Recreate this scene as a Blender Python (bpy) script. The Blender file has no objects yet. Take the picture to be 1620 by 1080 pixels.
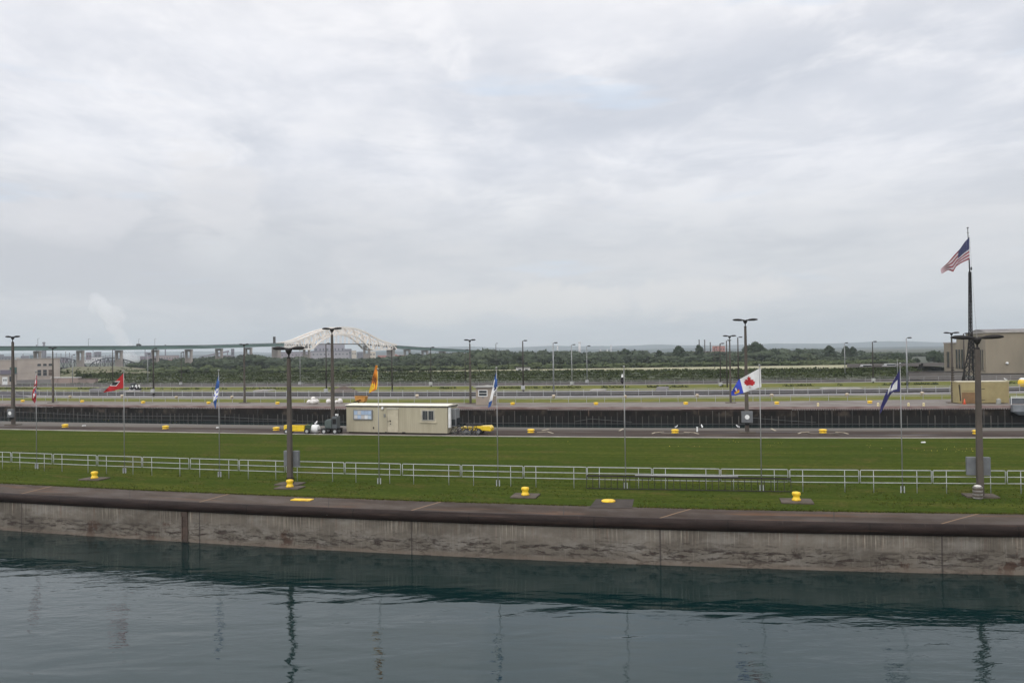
import bpy, math, random
import numpy as np
from mathutils import Vector, Matrix, noise
R = math.radians
random.seed(7)
SC = bpy.context.scene
COL = SC.collection

# ---------------- camera ----------------
F = 1308.0; CX, CY = 810.0, 540.0; CAMZ = 7.8
PITCH = math.atan(16.0 / F); ROLL = math.atan(0.0142)
Xw, Yw, Zw = Vector((1, 0, 0)), Vector((0, 1, 0)), Vector((0, 0, 1))
FW = (Yw * math.cos(PITCH) + Zw * math.sin(PITCH)).normalized()
U0 = (Zw * math.cos(PITCH) - Yw * math.sin(PITCH)).normalized()
UP = (U0 * math.cos(ROLL) + Xw * math.sin(ROLL)).normalized()
RT = FW.cross(UP).normalized()
cam_d = bpy.data.cameras.new('camera'); cam = bpy.data.objects.new('camera', cam_d); COL.objects.link(cam)
m3 = Matrix((RT, UP, -FW)).transposed()
cam.matrix_world = Matrix.Translation((0, 0, CAMZ)) @ m3.to_4x4()
cam_d.sensor_width = 36.0; cam_d.lens = 36.0 * F / 1620.0
cam_d.clip_start = 0.2; cam_d.clip_end = 60000
SC.camera = cam

# ---------------- world / sun ----------------
SUN_EL, SUN_AZ = R(42), R(205)
W = bpy.data.worlds.new("World"); SC.world = W; W.use_nodes = True
nt = W.node_tree; nt.nodes.clear()
def N(t, **k):
    n = nt.nodes.new(t)
    for a, b in k.items(): setattr(n, a, b)
    return n
def L(a, b): nt.links.new(a, b)
def Mth(op, a, b=None, c=None, clamp=False):
    n = N('ShaderNodeMath', operation=op); n.use_clamp = clamp
    for i, v in enumerate((a, b, c)):
        if v is None: continue
        if isinstance(v, (int, float)): n.inputs[i].default_value = v
        else: L(v, n.inputs[i])
    return n.outputs[0]
def MixC(f, a, b):
    n = N('ShaderNodeMix', data_type='RGBA')
    for i, v in ((0, f), (6, a), (7, b)):
        if isinstance(v, (int, float)): n.inputs[i].default_value = v
        elif isinstance(v, tuple): n.inputs[i].default_value = v + (1,)
        else: L(v, n.inputs[i])
    return n.outputs[2]
def Noise(vec, scale, detail=6, rough=0.55, dist=0.0):
    n = N('ShaderNodeTexNoise'); n.inputs['Scale'].default_value = scale; n.inputs['Detail'].default_value = detail
    n.inputs['Roughness'].default_value = rough; n.inputs['Distortion'].default_value = dist
    L(vec, n.inputs['Vector']); return n.outputs['Fac']
def Ramp(x, lo, hi):
    n = N('ShaderNodeMapRange', interpolation_type='SMOOTHSTEP'); L(x, n.inputs[0])
    n.inputs[1].default_value = lo; n.inputs[2].default_value = hi; return n.outputs[0]
tc = N('ShaderNodeTexCoord'); sep = N('ShaderNodeSeparateXYZ'); L(tc.outputs['Generated'], sep.inputs[0])
sky = N('ShaderNodeTexSky', sky_type='NISHITA'); sky.sun_disc = False
sky.sun_elevation = SUN_EL; sky.sun_rotation = SUN_AZ
az = Mth('ARCTAN2', sep.outputs[0], sep.outputs[1]); el = Mth('ARCSINE', sep.outputs[2])
def vec(sx, sy, ox=0.0, oz=0.0):
    c = N('ShaderNodeCombineXYZ'); L(Mth('MULTIPLY_ADD', az, sx, ox), c.inputs[0]); L(Mth('MULTIPLY_ADD', el, sy, oz), c.inputs[1]); return c.outputs[0]
# cloud deck: noise on a horizontal layer overhead, seen in perspective, plus finer heaps near the horizon
zz = Mth('ADD', Mth('MAXIMUM', sep.outputs[2], 0.0), 0.10)
pc = N('ShaderNodeCombineXYZ'); L(Mth('DIVIDE', sep.outputs[0], zz), pc.inputs[0]); L(Mth('DIVIDE', sep.outputs[1], zz), pc.inputs[1]); pc.inputs[2].default_value = 4.2
pm = N('ShaderNodeMapping'); L(pc.outputs[0], pm.inputs[0]); pm.inputs['Rotation'].default_value = (0, 0, 0.35); pm.inputs['Scale'].default_value = (1.0, 0.75, 1); pm.inputs['Location'].default_value = (2.3, 0.4, 0)
deck = Noise(pm.outputs[0], 0.85, 9, 0.60, 0.25)
cell = Noise(pm.outputs[0], 2.6, 8, 0.60, 0.35)
mid = Noise(vec(5.0, 17.0, 9.0, 2.0), 1.0, 9, 0.60, 0.4)
puff = Noise(vec(11.0, 17.0, 1.0, 5.0), 1.0, 9, 0.60, 0.5)
cl = MixC(Ramp(deck, 0.34, 0.62), (0.575, 0.615, 0.690), (0.815, 0.840, 0.895))
cl = MixC(Mth('MULTIPLY', Ramp(cell, 0.46, 0.66), 0.7), cl, (0.90, 0.915, 0.95))
cl = MixC(Mth('MULTIPLY', Ramp(cell, 0.50, 0.30), 0.45), cl, (0.60, 0.64, 0.72))
belt = Mth('MULTIPLY', Ramp(Mth('ABSOLUTE', Mth('ADD', Mth('SUBTRACT', el, 0.262), Mth('MULTIPLY', Mth('SUBTRACT', mid, 0.5), 0.30))), 0.09, 0.0), Mth('MULTIPLY', Ramp(az, -0.50, 0.10), 0.60))
cl = MixC(belt, cl, (0.545, 0.59, 0.67))
lowm = Ramp(el, 0.24, 0.10)
cl = MixC(Mth('MULTIPLY', lowm, 0.8), cl, (0.585, 0.612, 0.650))
cl = MixC(Mth('MULTIPLY', lowm, Mth('MULTIPLY', Ramp(az, 0.05, -0.35), 0.6)), cl, (0.485, 0.510, 0.560))
cl = MixC(Mth('MULTIPLY', lowm, Mth('MULTIPLY', Ramp(mid, 0.47, 0.66), 0.5)), cl, (0.69, 0.70, 0.73))
cl = MixC(Mth('MULTIPLY', lowm, Mth('MULTIPLY', Ramp(mid, 0.48, 0.32), 0.35)), cl, (0.50, 0.53, 0.585))
cl = MixC(Mth('MULTIPLY', Ramp(el, 0.31, 0.44), 0.6), cl, (0.92, 0.93, 0.96))
def heap(a0, e0, wa, we, col, amt, edge=1.15, sharp=.5):
    global cl
    dx = Mth('DIVIDE', Mth('SUBTRACT', az, a0), wa); dy = Mth('DIVIDE', Mth('SUBTRACT', el, e0), we)
    r = Mth('SQRT', Mth('ADD', Mth('MULTIPLY', dx, dx), Mth('MULTIPLY', dy, dy)))
    r = Mth('ADD', r, Mth('ADD', Mth('MULTIPLY', Mth('SUBTRACT', puff, 0.5), 2.6), Mth('MULTIPLY', Mth('SUBTRACT', mid, 0.5), 1.6)))
    cl = MixC(Mth('MULTIPLY', Ramp(r, edge, edge - sharp), amt), cl, col)
heap(-0.34, 0.170, 0.055, 0.060, (0.73, 0.74, 0.77), 0.55, 1.1, .6)
heap(-0.315, 0.115, 0.07, 0.035, (0.62, 0.65, 0.69), 0.6, 1.2, .9)
heap(-0.49, 0.15, 0.07, 0.035, (0.73, 0.74, 0.78), 0.5, 1.1, .6)
heap(-0.50, 0.095, 0.13, 0.035, (0.52, 0.54, 0.59), 0.5, 1.3, 1.0)
heap(-0.03, 0.058, 0.22, 0.022, (0.74, 0.74, 0.74), 0.75, 1.2, .7)
heap(0.22, 0.064, 0.15, 0.020, (0.74, 0.74, 0.75), 0.75, 1.2, .7)
blue = Mth('MULTIPLY', Ramp(Noise(vec(2.2, 14.0, 5.0, 8.3), 1.0, 5), 0.58, 0.70), 0.5)
cl = MixC(blue, cl, (0.58, 0.70, 0.85))
# added glow in the unseen cloud round the sun behind, lighting camera-facing sides
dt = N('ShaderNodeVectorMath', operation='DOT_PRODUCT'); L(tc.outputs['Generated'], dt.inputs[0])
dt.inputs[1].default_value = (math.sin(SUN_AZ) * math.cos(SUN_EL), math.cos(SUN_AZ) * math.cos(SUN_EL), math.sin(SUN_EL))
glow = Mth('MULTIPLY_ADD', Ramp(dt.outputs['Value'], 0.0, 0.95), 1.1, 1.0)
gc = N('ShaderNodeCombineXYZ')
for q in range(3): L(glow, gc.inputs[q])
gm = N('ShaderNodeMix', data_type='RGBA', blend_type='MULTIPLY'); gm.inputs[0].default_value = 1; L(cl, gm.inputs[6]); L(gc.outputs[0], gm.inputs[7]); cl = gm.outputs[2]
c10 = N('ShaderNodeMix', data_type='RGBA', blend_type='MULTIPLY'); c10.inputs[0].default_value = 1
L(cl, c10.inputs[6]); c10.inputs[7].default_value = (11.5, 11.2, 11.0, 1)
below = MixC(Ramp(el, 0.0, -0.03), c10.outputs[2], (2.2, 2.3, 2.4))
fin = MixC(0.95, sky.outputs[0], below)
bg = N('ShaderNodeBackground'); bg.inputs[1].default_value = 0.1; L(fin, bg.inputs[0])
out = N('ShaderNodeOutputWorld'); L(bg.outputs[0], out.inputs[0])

sd = bpy.data.lights.new('sun', 'SUN'); sd.energy = 0.55; sd.angle = R(30); sd.color = (1, 0.97, 0.92)
so = bpy.data.objects.new('sun', sd); COL.objects.link(so)
sdir = Vector((math.sin(SUN_AZ) * math.cos(SUN_EL), math.cos(SUN_AZ) * math.cos(SUN_EL), math.sin(SUN_EL)))
so.rotation_euler = sdir.to_track_quat('Z', 'Y').to_euler(); so.location = (0, -20, 60)
SC.view_settings.view_transform = 'Standard'; SC.view_settings.look = 'None'
SC.view_settings.exposure = 0.0; SC.view_settings.gamma = 1.0
SC.cycles.volume_bounces = 6

# ---------------- pixel <-> world ----------------
CAM = Vector((0, 0, CAMZ))
def ray(px, py): return FW + RT * ((px - CX) / F) + UP * ((CY - py) / F)
def G(px, py, z=0.0):
    d = ray(px, py); return CAM + d * ((z - CAMZ) / d.z)
def A(px, py, D):
    d = ray(px, py); return CAM + d * (D / d.y)
def zat(px, py, D): return A(px, py, D).z
def mpp(D): return D / F

# ---------------- materials ----------------
def mat(name, col, rough=0.8, col2=None, scale=1.0, detail=5, metal=0.0, bump=0.0, stretch=(1, 1, 1), island=0.0, lo=0.35, hi=0.65, spec=0.5, coat=0.0):
    m = bpy.data.materials.new(name); m.use_nodes = True
    t = m.node_tree; b = t.nodes['Principled BSDF']
    b.inputs['Base Color'].default_value = tuple(col) + (1,); b.inputs['Roughness'].default_value = rough
    b.inputs['Metallic'].default_value = metal; b.inputs['Specular IOR Level'].default_value = spec
    if coat: b.inputs['Coat Weight'].default_value = coat
    if col2 is None: col2 = tuple(c * 0.72 for c in col)
    tcn = t.nodes.new('ShaderNodeTexCoord'); mp = t.nodes.new('ShaderNodeMapping'); mp.inputs['Scale'].default_value = stretch
    t.links.new(tcn.outputs['Object'], mp.inputs[0])
    nz = t.nodes.new('ShaderNodeTexNoise'); nz.inputs['Scale'].default_value = scale; nz.inputs['Detail'].default_value = detail
    nz.inputs['Roughness'].default_value = 0.6
    t.links.new(mp.outputs[0], nz.inputs[0])
    mr = t.nodes.new('ShaderNodeMapRange'); mr.inputs[1].default_value = lo; mr.inputs[2].default_value = hi
    t.links.new(nz.outputs[0], mr.inputs[0])
    mx = t.nodes.new('ShaderNodeMix'); mx.data_type = 'RGBA'
    mx.inputs[6].default_value = tuple(col) + (1,); mx.inputs[7].default_value = tuple(col2) + (1,)
    t.links.new(mr.outputs[0], mx.inputs[0])
    last = mx.outputs[2]
    if island:
        g = t.nodes.new('ShaderNodeNewGeometry'); hs = t.nodes.new('ShaderNodeHueSaturation')
        mm = t.nodes.new('ShaderNodeMapRange'); mm.inputs[3].default_value = 1 - island; mm.inputs[4].default_value = 1 + island
        t.links.new(g.outputs['Random Per Island'], mm.inputs[0]); t.links.new(mm.outputs[0], hs.inputs['Value'])
        t.links.new(last, hs.inputs['Color']); last = hs.outputs[0]
    t.links.new(last, b.inputs['Base Color'])
    if bump:
        bp = t.nodes.new('ShaderNodeBump'); bp.inputs['Strength'].default_value = bump; bp.inputs['Distance'].default_value = 0.05
        n2 = t.nodes.new('ShaderNodeTexNoise'); n2.inputs['Scale'].default_value = scale * 5; n2.inputs['Detail'].default_value = 4
        t.links.new(tcn.outputs['Object'], n2.inputs[0]); t.links.new(n2.outputs[0], bp.inputs['Height']); t.links.new(bp.outputs[0], b.inputs['Normal'])
    return m
class Nodes:
    def __init__(s, m): s.t = m.node_tree; s.b = s.t.nodes['Principled BSDF']
    def n(s, typ, **k):
        x = s.t.nodes.new(typ)
        for a, b in k.items(): setattr(x, a, b)
        return x
    def l(s, a, b): s.t.links.new(a, b)
    def math(s, op, a, b=None, clamp=False):
        x = s.n('ShaderNodeMath', operation=op); x.use_clamp = clamp
        for i, v in enumerate((a, b)):
            if v is None: continue
            if isinstance(v, (int, float)): x.inputs[i].default_value = v
            else: s.l(v, x.inputs[i])
        return x.outputs[0]
    def mix(s, f, a, b):
        x = s.n('ShaderNodeMix', data_type='RGBA')
        for i, v in ((0, f), (6, a), (7, b)):
            if isinstance(v, (int, float)): x.inputs[i].default_value = v
            elif isinstance(v, tuple): x.inputs[i].default_value = v + (1,)
            else: s.l(v, x.inputs[i])
        return x.outputs[2]
    def noise(s, vec, sc, det=5, rough=0.55, dist=0.0):
        x = s.n('ShaderNodeTexNoise'); x.inputs['Scale'].default_value = sc; x.inputs['Detail'].default_value = det
        x.inputs['Roughness'].default_value = rough; x.inputs['Distortion'].default_value = dist
        s.l(vec, x.inputs['Vector']); return x.outputs['Fac']
    def mp(s, vec, scale, loc=(0, 0, 0)):
        x = s.n('ShaderNodeMapping'); x.inputs['Scale'].default_value = scale; x.inputs['Location'].default_value = loc
        s.l(vec, x.inputs[0]); return x.outputs[0]
    def rng(s, v, lo, hi, a=0.0, b=1.0):
        x = s.n('ShaderNodeMapRange', interpolation_type='SMOOTHSTEP'); s.l(v, x.inputs[0])
        for i, q in ((1, lo), (2, hi), (3, a), (4, b)): x.inputs[i].default_value = q
        return x.outputs[0]
def newmat(name, rough=0.85):
    m = bpy.data.materials.new(name); m.use_nodes = True; k = Nodes(m); k.b.inputs['Roughness'].default_value = rough
    return m, k

# lawn
M_lawn, k = newmat('lawn_grass', 0.9)
uv = k.n('ShaderNodeUVMap').outputs[0]
c = k.mix(k.rng(k.noise(k.mp(uv, (0.05, 0.35, 1)), 1.0, 6), 0.40, 0.60), (0.050, 0.072, 0.014), (0.078, 0.090, 0.019))
c = k.mix(k.math('MULTIPLY', k.rng(k.noise(k.mp(uv, (0.10, 1.3, 1), (3, 1, 0)), 1.0, 4), 0.44, 0.58), 0.7), c, (0.042, 0.060, 0.012))
c = k.mix(k.math('MULTIPLY', k.rng(k.noise(uv, 0.35, 7, 0.7), 0.50, 0.68), 0.7), c, (0.098, 0.082, 0.028))
c = k.mix(k.math('MULTIPLY', k.rng(k.noise(uv, 3.5, 5, 0.85), 0.44, 0.60), 0.75), c, (0.032, 0.048, 0.010))
c = k.mix(k.math('MULTIPLY', k.rng(k.noise(k.mp(uv, (.5, 1.5, 1)), 4.0, 2, 0.7), 0.69, 0.72), 0.5), c, (0.30, 0.30, 0.05))
k.l(c, k.b.inputs['Base Color']); k.b.inputs['Specular IOR Level'].default_value = 0.0
bp = k.n('ShaderNodeBump'); bp.inputs['Strength'].default_value = 0.6; bp.inputs['Distance'].default_value = 0.08
k.l(k.noise(uv, 14.0, 3, 0.8), bp.inputs['Height']); k.l(bp.outputs[0], k.b.inputs['Normal'])
# pier grass (farther lawns)
M_grass = mat('pier_grass', (0.085, 0.105, 0.020), 0.95, (0.150, 0.140, 0.038), 0.22, 8, spec=0.05)
M_weed = mat('weed', (0.025, 0.034, 0.014), 0.95, (0.09, 0.10, 0.035), 0.4, 4, island=0.3, spec=0.1)
# apron of near wall: dark stained wet concrete
M_apron, k = newmat('apron_concrete', 0.55)
uv = k.n('ShaderNodeUVMap').outputs[0]
c = k.mix(k.rng(k.noise(k.mp(uv, (0.06, 0.35, 1)), 1.0, 7, 0.6), 0.35, 0.65), (0.044, 0.032, 0.025), (0.086, 0.069, 0.057))
c = k.mix(k.math('MULTIPLY', k.rng(k.noise(k.mp(uv, (0.12, 0.9, 1), (7, 2, 0)), 1.0, 8, 0.7), 0.53, 0.66), 0.75), c, (0.125, 0.068, 0.040))
c = k.mix(k.math('MULTIPLY', k.rng(k.noise(uv, 6.0, 5, 0.7), 0.5, 0.75), 0.4), c, (0.075, 0.065, 0.06))
sx = k.n('ShaderNodeSeparateXYZ'); k.l(uv, sx.inputs[0])
jt = k.math('ABSOLUTE', k.math('SUBTRACT', k.math('FRACT', k.math('ADD', k.math('DIVIDE', sx.outputs[0], 12.19), k.math('MULTIPLY', sx.outputs[1], -0.05))), 0.5))
c = k.mix(k.rng(jt, 0.0055, 0.002), c, (0.24, 0.16, 0.10))
jt2 = k.math('ABSOLUTE', k.math('SUBTRACT', k.math('FRACT', k.math('ADD', k.math('DIVIDE', sx.outputs[0], 12.19), 0.37)), 0.5))
c = k.mix(k.rng(jt2, 0.003, 0.001), c, (0.045, 0.04, 0.036))
k.l(c, k.b.inputs['Base Color'])
k.l(k.rng(k.noise(uv, 0.5, 5), 0.35, 0.7, 0.55, 0.9), k.b.inputs['Roughness']); k.b.inputs['Specular IOR Level'].default_value = .06
# rusty steel bumper
M_bump, k = newmat('coping_steel', 0.6)
uv = k.n('ShaderNodeUVMap').outputs[0]
c = k.mix(k.rng(k.noise(k.mp(uv, (0.5, 3, 1)), 1.0, 8, 0.65), 0.3, 0.7), (0.011, 0.0068, 0.0055), (0.028, 0.018, 0.015)); k.b.inputs['Specular IOR Level'].default_value = .15
c = k.mix(k.math('MULTIPLY', k.rng(k.noise(k.mp(uv, (8, 0.8, 1)), 1.0, 3, 0.6), 0.62, 0.74), 0.25), c, (0.10, 0.07, 0.06))
sx = k.n('ShaderNodeSeparateXYZ'); k.l(uv, sx.inputs[0])
jt = k.math('ABSOLUTE', k.math('SUBTRACT', k.math('FRACT', k.math('DIVIDE', sx.outputs[0], 6.1)), 0.5))
c = k.mix(k.rng(jt, 0.006, 0.003), c, (0.008, 0.006, 0.005))
c = k.mix(k.math('MULTIPLY', k.rng(k.noise(k.mp(uv, (2.2, 5, 1), (2, 2, 0)), 1.0, 3, 0.7), 0.735, 0.76), 0.8), c, (0.30, 0.29, 0.27))
c = k.mix(k.math('MULTIPLY', k.rng(k.noise(k.mp(uv, (0.25, 8, 1), (9, 2, 0)), 1.0, 5, 0.7), 0.56, 0.68), 0.5), c, (0.075, 0.045, 0.032))
bp = k.n('ShaderNodeBump'); bp.inputs['Strength'].default_value = 0.5; bp.inputs['Distance'].default_value = 0.05
k.l(k.noise(k.mp(uv, (1.5, 4, 1)), 2.0, 6, 0.7), bp.inputs['Height']); k.l(bp.outputs[0], k.b.inputs['Normal'])
k.l(c, k.b.inputs['Base Color'])
# lock wall concrete: streaks, cracks, spalls
M_wall, k = newmat('lock_wall_concrete', 0.9)
uv = k.n('ShaderNodeUVMap').outputs[0]; sx = k.n('ShaderNodeSeparateXYZ'); k.l(uv, sx.inputs[0]); U_, V_ = sx.outputs[0], sx.outputs[1]
c = k.mix(k.rng(k.noise(k.mp(uv, (0.25, 0.5, 1)), 1.0, 7, 0.6), 0.35, 0.68), (0.086, 0.072, 0.055), (0.170, 0.147, 0.117))
pan = k.n('ShaderNodeTexWhiteNoise', noise_dimensions='1D'); k.l(k.math('FLOOR', k.math('DIVIDE', U_, 12.19)), pan.inputs['W'])
c = k.mix(k.math('MULTIPLY', pan.outputs[0], 0.45), c, (0.110, 0.092, 0.074))
c = k.mix(k.math('MULTIPLY', k.rng(k.noise(k.mp(uv, (0.5, 0.9, 1), (31, 7, 0)), 1.0, 7, 0.65), 0.46, 0.66), 0.5), c, (0.245, 0.225, 0.195))
c = k.mix(k.math('MULTIPLY', k.rng(k.noise(k.mp(uv, (5, 0.25, 1)), 1.0, 5, 0.65), 0.46, 0.72), 0.28), c, (0.115, 0.095, 0.078))
c = k.mix(k.math('MULTIPLY', k.rng(k.noise(k.mp(uv, (9, 0.35, 1), (3, 4, 0)), 1.0, 4, 0.65), 0.58, 0.72), 0.25), c, (0.32, 0.30, 0.26))
drip = k.math('MULTIPLY', k.math('MULTIPLY', k.rng(k.noise(k.mp(uv, (0.35, 0, 1), (6, 0, 0)), 1.0, 4), 0.38, 0.62), k.rng(k.noise(k.mp(uv, (10, 0.15, 1), (1, 9, 0)), 1.0, 5, 0.75), 0.50, 0.68)), k.rng(k.math('ADD', V_, k.math('MULTIPLY', k.noise(k.mp(uv, (4, 0, 1)), 1.0, 3), 0.9)), -0.95, -0.25))
c = k.mix(k.math('MULTIPLY', drip, 0.85), c, (0.46, 0.40, 0.31))
rd = k.math('MULTIPLY', k.rng(k.noise(k.mp(uv, (3.5, 0.12, 1), (5, 1, 0)), 1.0, 4, 0.7), 0.53, 0.70), k.rng(V_, -1.5, -0.6))
c = k.mix(k.math('MULTIPLY', rd, 0.55), c, (0.14, 0.075, 0.050))
n_h = k.noise(k.mp(uv, (0.55, 3.4, 1), (8, 3, 0)), 1.0, 7, 0.62); n_v = k.noise(k.mp(uv, (2.2, 0.45, 1), (1, 6, 0)), 1.0, 6, 0.6)
line_h = k.rng(k.math('ABSOLUTE', k.math('SUBTRACT', n_h, 0.5)), 0.011, 0.003)
line_v = k.math('MULTIPLY', k.rng(k.math('ABSOLUTE', k.math('SUBTRACT', n_v, 0.5)), 0.006, 0.002), k.rng(k.noise(k.mp(uv, (0.6, 0.9, 1), (3, 3, 0)), 1.0, 3), 0.52, 0.60))
low = k.rng(k.math('ADD', V_, k.math('MULTIPLY', k.noise(k.mp(uv, (0.4, 0, 1)), 1.0, 5), -0.8)), -1.35, -1.95)
crk = k.math('MULTIPLY', k.math('MAXIMUM', line_h, line_v), k.math('MULTIPLY', low, k.rng(k.noise(k.mp(uv, (0.5, 1.2, 1)), 1.0, 4), 0.42, 0.58)))
c = k.mix(k.math('MULTIPLY', crk, 0.85), c, (0.055, 0.032, 0.025))
# spalled band above the waterline
sp1 = k.rng(k.noise(k.mp(uv, (1.1, 5.5, 1), (2, 0, 0)), 1.0, 10, 0.76), 0.525, 0.575)
band = k.rng(k.math('ABSOLUTE', k.math('ADD', k.math('ADD', V_, 1.68), k.math('MULTIPLY', k.math('SUBTRACT', k.noise(k.mp(uv, (0.12, 0, 1)), 1.0, 4), 0.5), 0.5))), 0.42, 0.12)
spall = k.math('MULTIPLY', sp1, band)
c = k.mix(k.math('MULTIPLY', spall, 0.9), c, (0.036, 0.021, 0.016))
rp = k.math('MULTIPLY', k.rng(k.noise(k.mp(uv, (0.32, 0.22, 1), (17, 2, 0)), 1.0, 6, 0.72), 0.60, 0.66), k.rng(V_, -0.95, -1.35))
c = k.mix(k.math('MULTIPLY', rp, 0.85), c, (0.060, 0.030, 0.018))
c = k.mix(k.math('MULTIPLY', k.rng(V_, -1.9, -2.15), 0.5), c, (0.16, 0.12, 0.09))
jt = k.math('ABSOLUTE', k.math('SUBTRACT', k.math('FRACT', k.math('DIVIDE', U_, 12.19)), 0.5))
c = k.mix(k.math('MULTIPLY', k.rng(jt, 0.0045, 0.0015), 0.8), c, (0.045, 0.035, 0.03))
k.l(c, k.b.inputs['Base Color'])
bp = k.n('ShaderNodeBump'); bp.inputs['Strength'].default_value = 0.7; bp.inputs['Distance'].default_value = 0.06
k.l(k.math('SUBTRACT', k.noise(uv, 5.0, 5), k.math('MULTIPLY', k.math('ADD', spall, crk), 1.4)), bp.inputs['Height']); k.l(bp.outputs[0], k.b.inputs['Normal'])
# walkway beside the big lock
M_walk, k = newmat('walk_concrete', 0.6)
uv = k.n('ShaderNodeUVMap').outputs[0]; sx = k.n('ShaderNodeSeparateXYZ'); k.l(uv, sx.inputs[0])
c = k.mix(k.rng(k.noise(k.mp(uv, (0.05, 0.3, 1)), 1.0, 7, 0.6), 0.35, 0.65), (0.038, 0.027, 0.022), (0.068, 0.053, 0.044))
c = k.mix(k.rng(sx.outputs[1], 5.6, 7.4), c, (0.120, 0.110, 0.096))
c = k.mix(k.math('MULTIPLY', k.rng(k.noise(k.mp(uv, (0.10, 1.4, 1), (4, 4, 0)), 1.0, 6, 0.6), 0.60, 0.72), 0.6), c, (0.34, 0.27, 0.19))
c = k.mix(k.math('MULTIPLY', k.rng(k.noise(k.mp(uv, (0.08, 0.9, 1), (14, 4, 0)), 1.0, 6, 0.6), 0.58, 0.68), 0.6), c, (0.06, 0.05, 0.05))
k.l(c, k.b.inputs['Base Color'])
k.l(k.rng(k.noise(k.mp(uv, (0.07, 0.6, 1)), 1.0, 5), 0.50, 0.68, 0.8, 0.35), k.b.inputs['Roughness']); k.b.inputs['Specular IOR Level'].default_value = .05
M_kerb = mat('kerb', (0.3630, 0.3410, 0.2970), 0.8, (0.2420, 0.2200, 0.1980), 0.6)
M_conc = mat('pier_concrete', (0.1263, 0.1042, 0.0902), 0.8, (0.1948, 0.1760, 0.1569), 0.25, 7, spec=.25)
M_conc2 = mat('far_concrete', (0.1452, 0.1364, 0.1359), 0.8, (0.2112, 0.1980, 0.1892), 0.2, 6, spec=.25)
M_slab = mat('slab_concrete', (0.115, 0.092, 0.074), 0.85, (0.065, 0.055, 0.042), 1.5, spec=.2)
M_darkslab = mat('asphalt_pad', (0.050, 0.043, 0.038), 0.85, (0.072, 0.062, 0.055), 1.2, spec=.05)
M_rustcap = mat('rust_cap', (0.16, 0.095, 0.080), 0.7, (0.28, 0.21, 0.19), 0.5, stretch=(1, 1, 4))
# sheet pile wall
M_pile, k = newmat('sheet_pile', 0.8)
uv = k.n('ShaderNodeUVMap').outputs[0]; sx = k.n('ShaderNodeSeparateXYZ'); k.l(uv, sx.inputs[0]); V_ = sx.outputs[1]
c = k.mix(k.rng(k.noise(k.mp(uv, (0.9, 0.25, 1)), 1.0, 6, 0.65), 0.38, 0.68), (0.0055, 0.0043, 0.003), (0.024, 0.018, 0.0135))
c = k.mix(k.math('MULTIPLY', k.rng(k.noise(k.mp(uv, (0.35, 0.35, 1), (5, 5, 0)), 1.0, 5, 0.6), 0.54, 0.68), 0.6), c, (0.095, 0.072, 0.056))
c = k.mix(k.math('MULTIPLY', k.rng(k.noise(k.mp(uv, (2.5, 0.12, 1), (5, 5, 0)), 1.0, 3, 0.6), 0.62, 0.72), k.rng(V_, -1.9, -0.5)), c, (0.17, 0.115, 0.085))
c = k.mix(k.rng(V_, -1.0, -1.6), c, (0.012, 0.011, 0.010))
c = k.mix(k.math('MULTIPLY', k.rng(V_, -0.75, -0.25), 0.6), c, (0.085, 0.045, 0.036))
k.l(c, k.b.inputs['Base Color']); k.b.inputs['Specular IOR Level'].default_value = .2
M_rib = mat('pile_rib', (0.0750, 0.0660, 0.0570), 0.8, (0.0263, 0.0225, 0.0195), 0.5, 4, island=0.5)
M_farwall = mat('far_lock_wall', (0.0280, 0.0240, 0.0240), 0.8, (0.0560, 0.0480, 0.0440), 0.4, 5)
# water
M_water, k = newmat('lock_water', 0.035)
k.b.inputs['Base Color'].default_value = (0.0015, 0.0140, 0.0145, 1); k.b.inputs['IOR'].default_value = 1.38; k.b.inputs['Specular Tint'].default_value = (.54, .84, .90, 1)
geo = k.n('ShaderNodeNewGeometry').outputs['Position']
h1 = k.noise(k.mp(geo, (0.22, 0.55, 1)), 1.0, 2, 0.5, 0.4)
h2 = k.noise(k.mp(geo, (0.9, 2.0, 1)), 1.0, 3, 0.5, 0.3)
h3 = k.noise(k.mp(geo, (3.0, 6.5, 1)), 1.0, 3, 0.6)
calm = k.rng(k.noise(k.mp(geo, (0.05, 0.10, 1), (3, 0, 0)), 1.0, 3), 0.40, 0.66, 0.45, 1.15)
hh = k.math('ADD', k.math('MULTIPLY', h1, 0.052), k.math('MULTIPLY', calm, k.math('ADD', k.math('MULTIPLY', h2, 0.018), k.math('MULTIPLY', h3, 0.0036))))
bp = k.n('ShaderNodeBump'); bp.inputs['Strength'].default_value = 1.0; bp.inputs['Distance'].default_value = 1.0
k.l(hh, bp.inputs['Height']); k.l(bp.outputs[0], k.b.inputs['Normal'])

M_pole = mat('lamp_pole_concrete', (0.0871, 0.0714, 0.0565), 0.85, (0.0488, 0.0394, 0.0319), 1.2, 6, bump=0.3, stretch=(1, 1, .35))
M_poledark = mat('weathered_steel_pole', (0.055, 0.044, 0.038), 0.7, (0.03, 0.026, 0.023), 0.8, spec=.2)
M_polelight = mat('galvanised_pole', (0.30, 0.31, 0.31), 0.5, (0.21, 0.21, 0.21), 0.8, metal=0.3)
M_lamp = mat('lamp_head', (0.016, 0.015, 0.015), 0.6, (0.03, 0.027, 0.025), 3, spec=.15)
M_box = mat('control_box', (0.1360, 0.1440, 0.1480), 0.55, (0.0960, 0.1000, 0.1040), 2)
M_white = mat('white_paint', (0.7489, 0.7489, 0.7286), 0.6, (0.6072, 0.6072, 0.5870), 1.5)
M_rail = mat('rail_paint', (0.4223, 0.4315, 0.4406), 0.5, (0.3029, 0.3121, 0.3213), 2.0)
M_flagpole = mat('flagpole_metal', (0.3060, 0.3060, 0.2970), 0.45, (0.2160, 0.2160, 0.2115), 1, metal=0.4)
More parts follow.
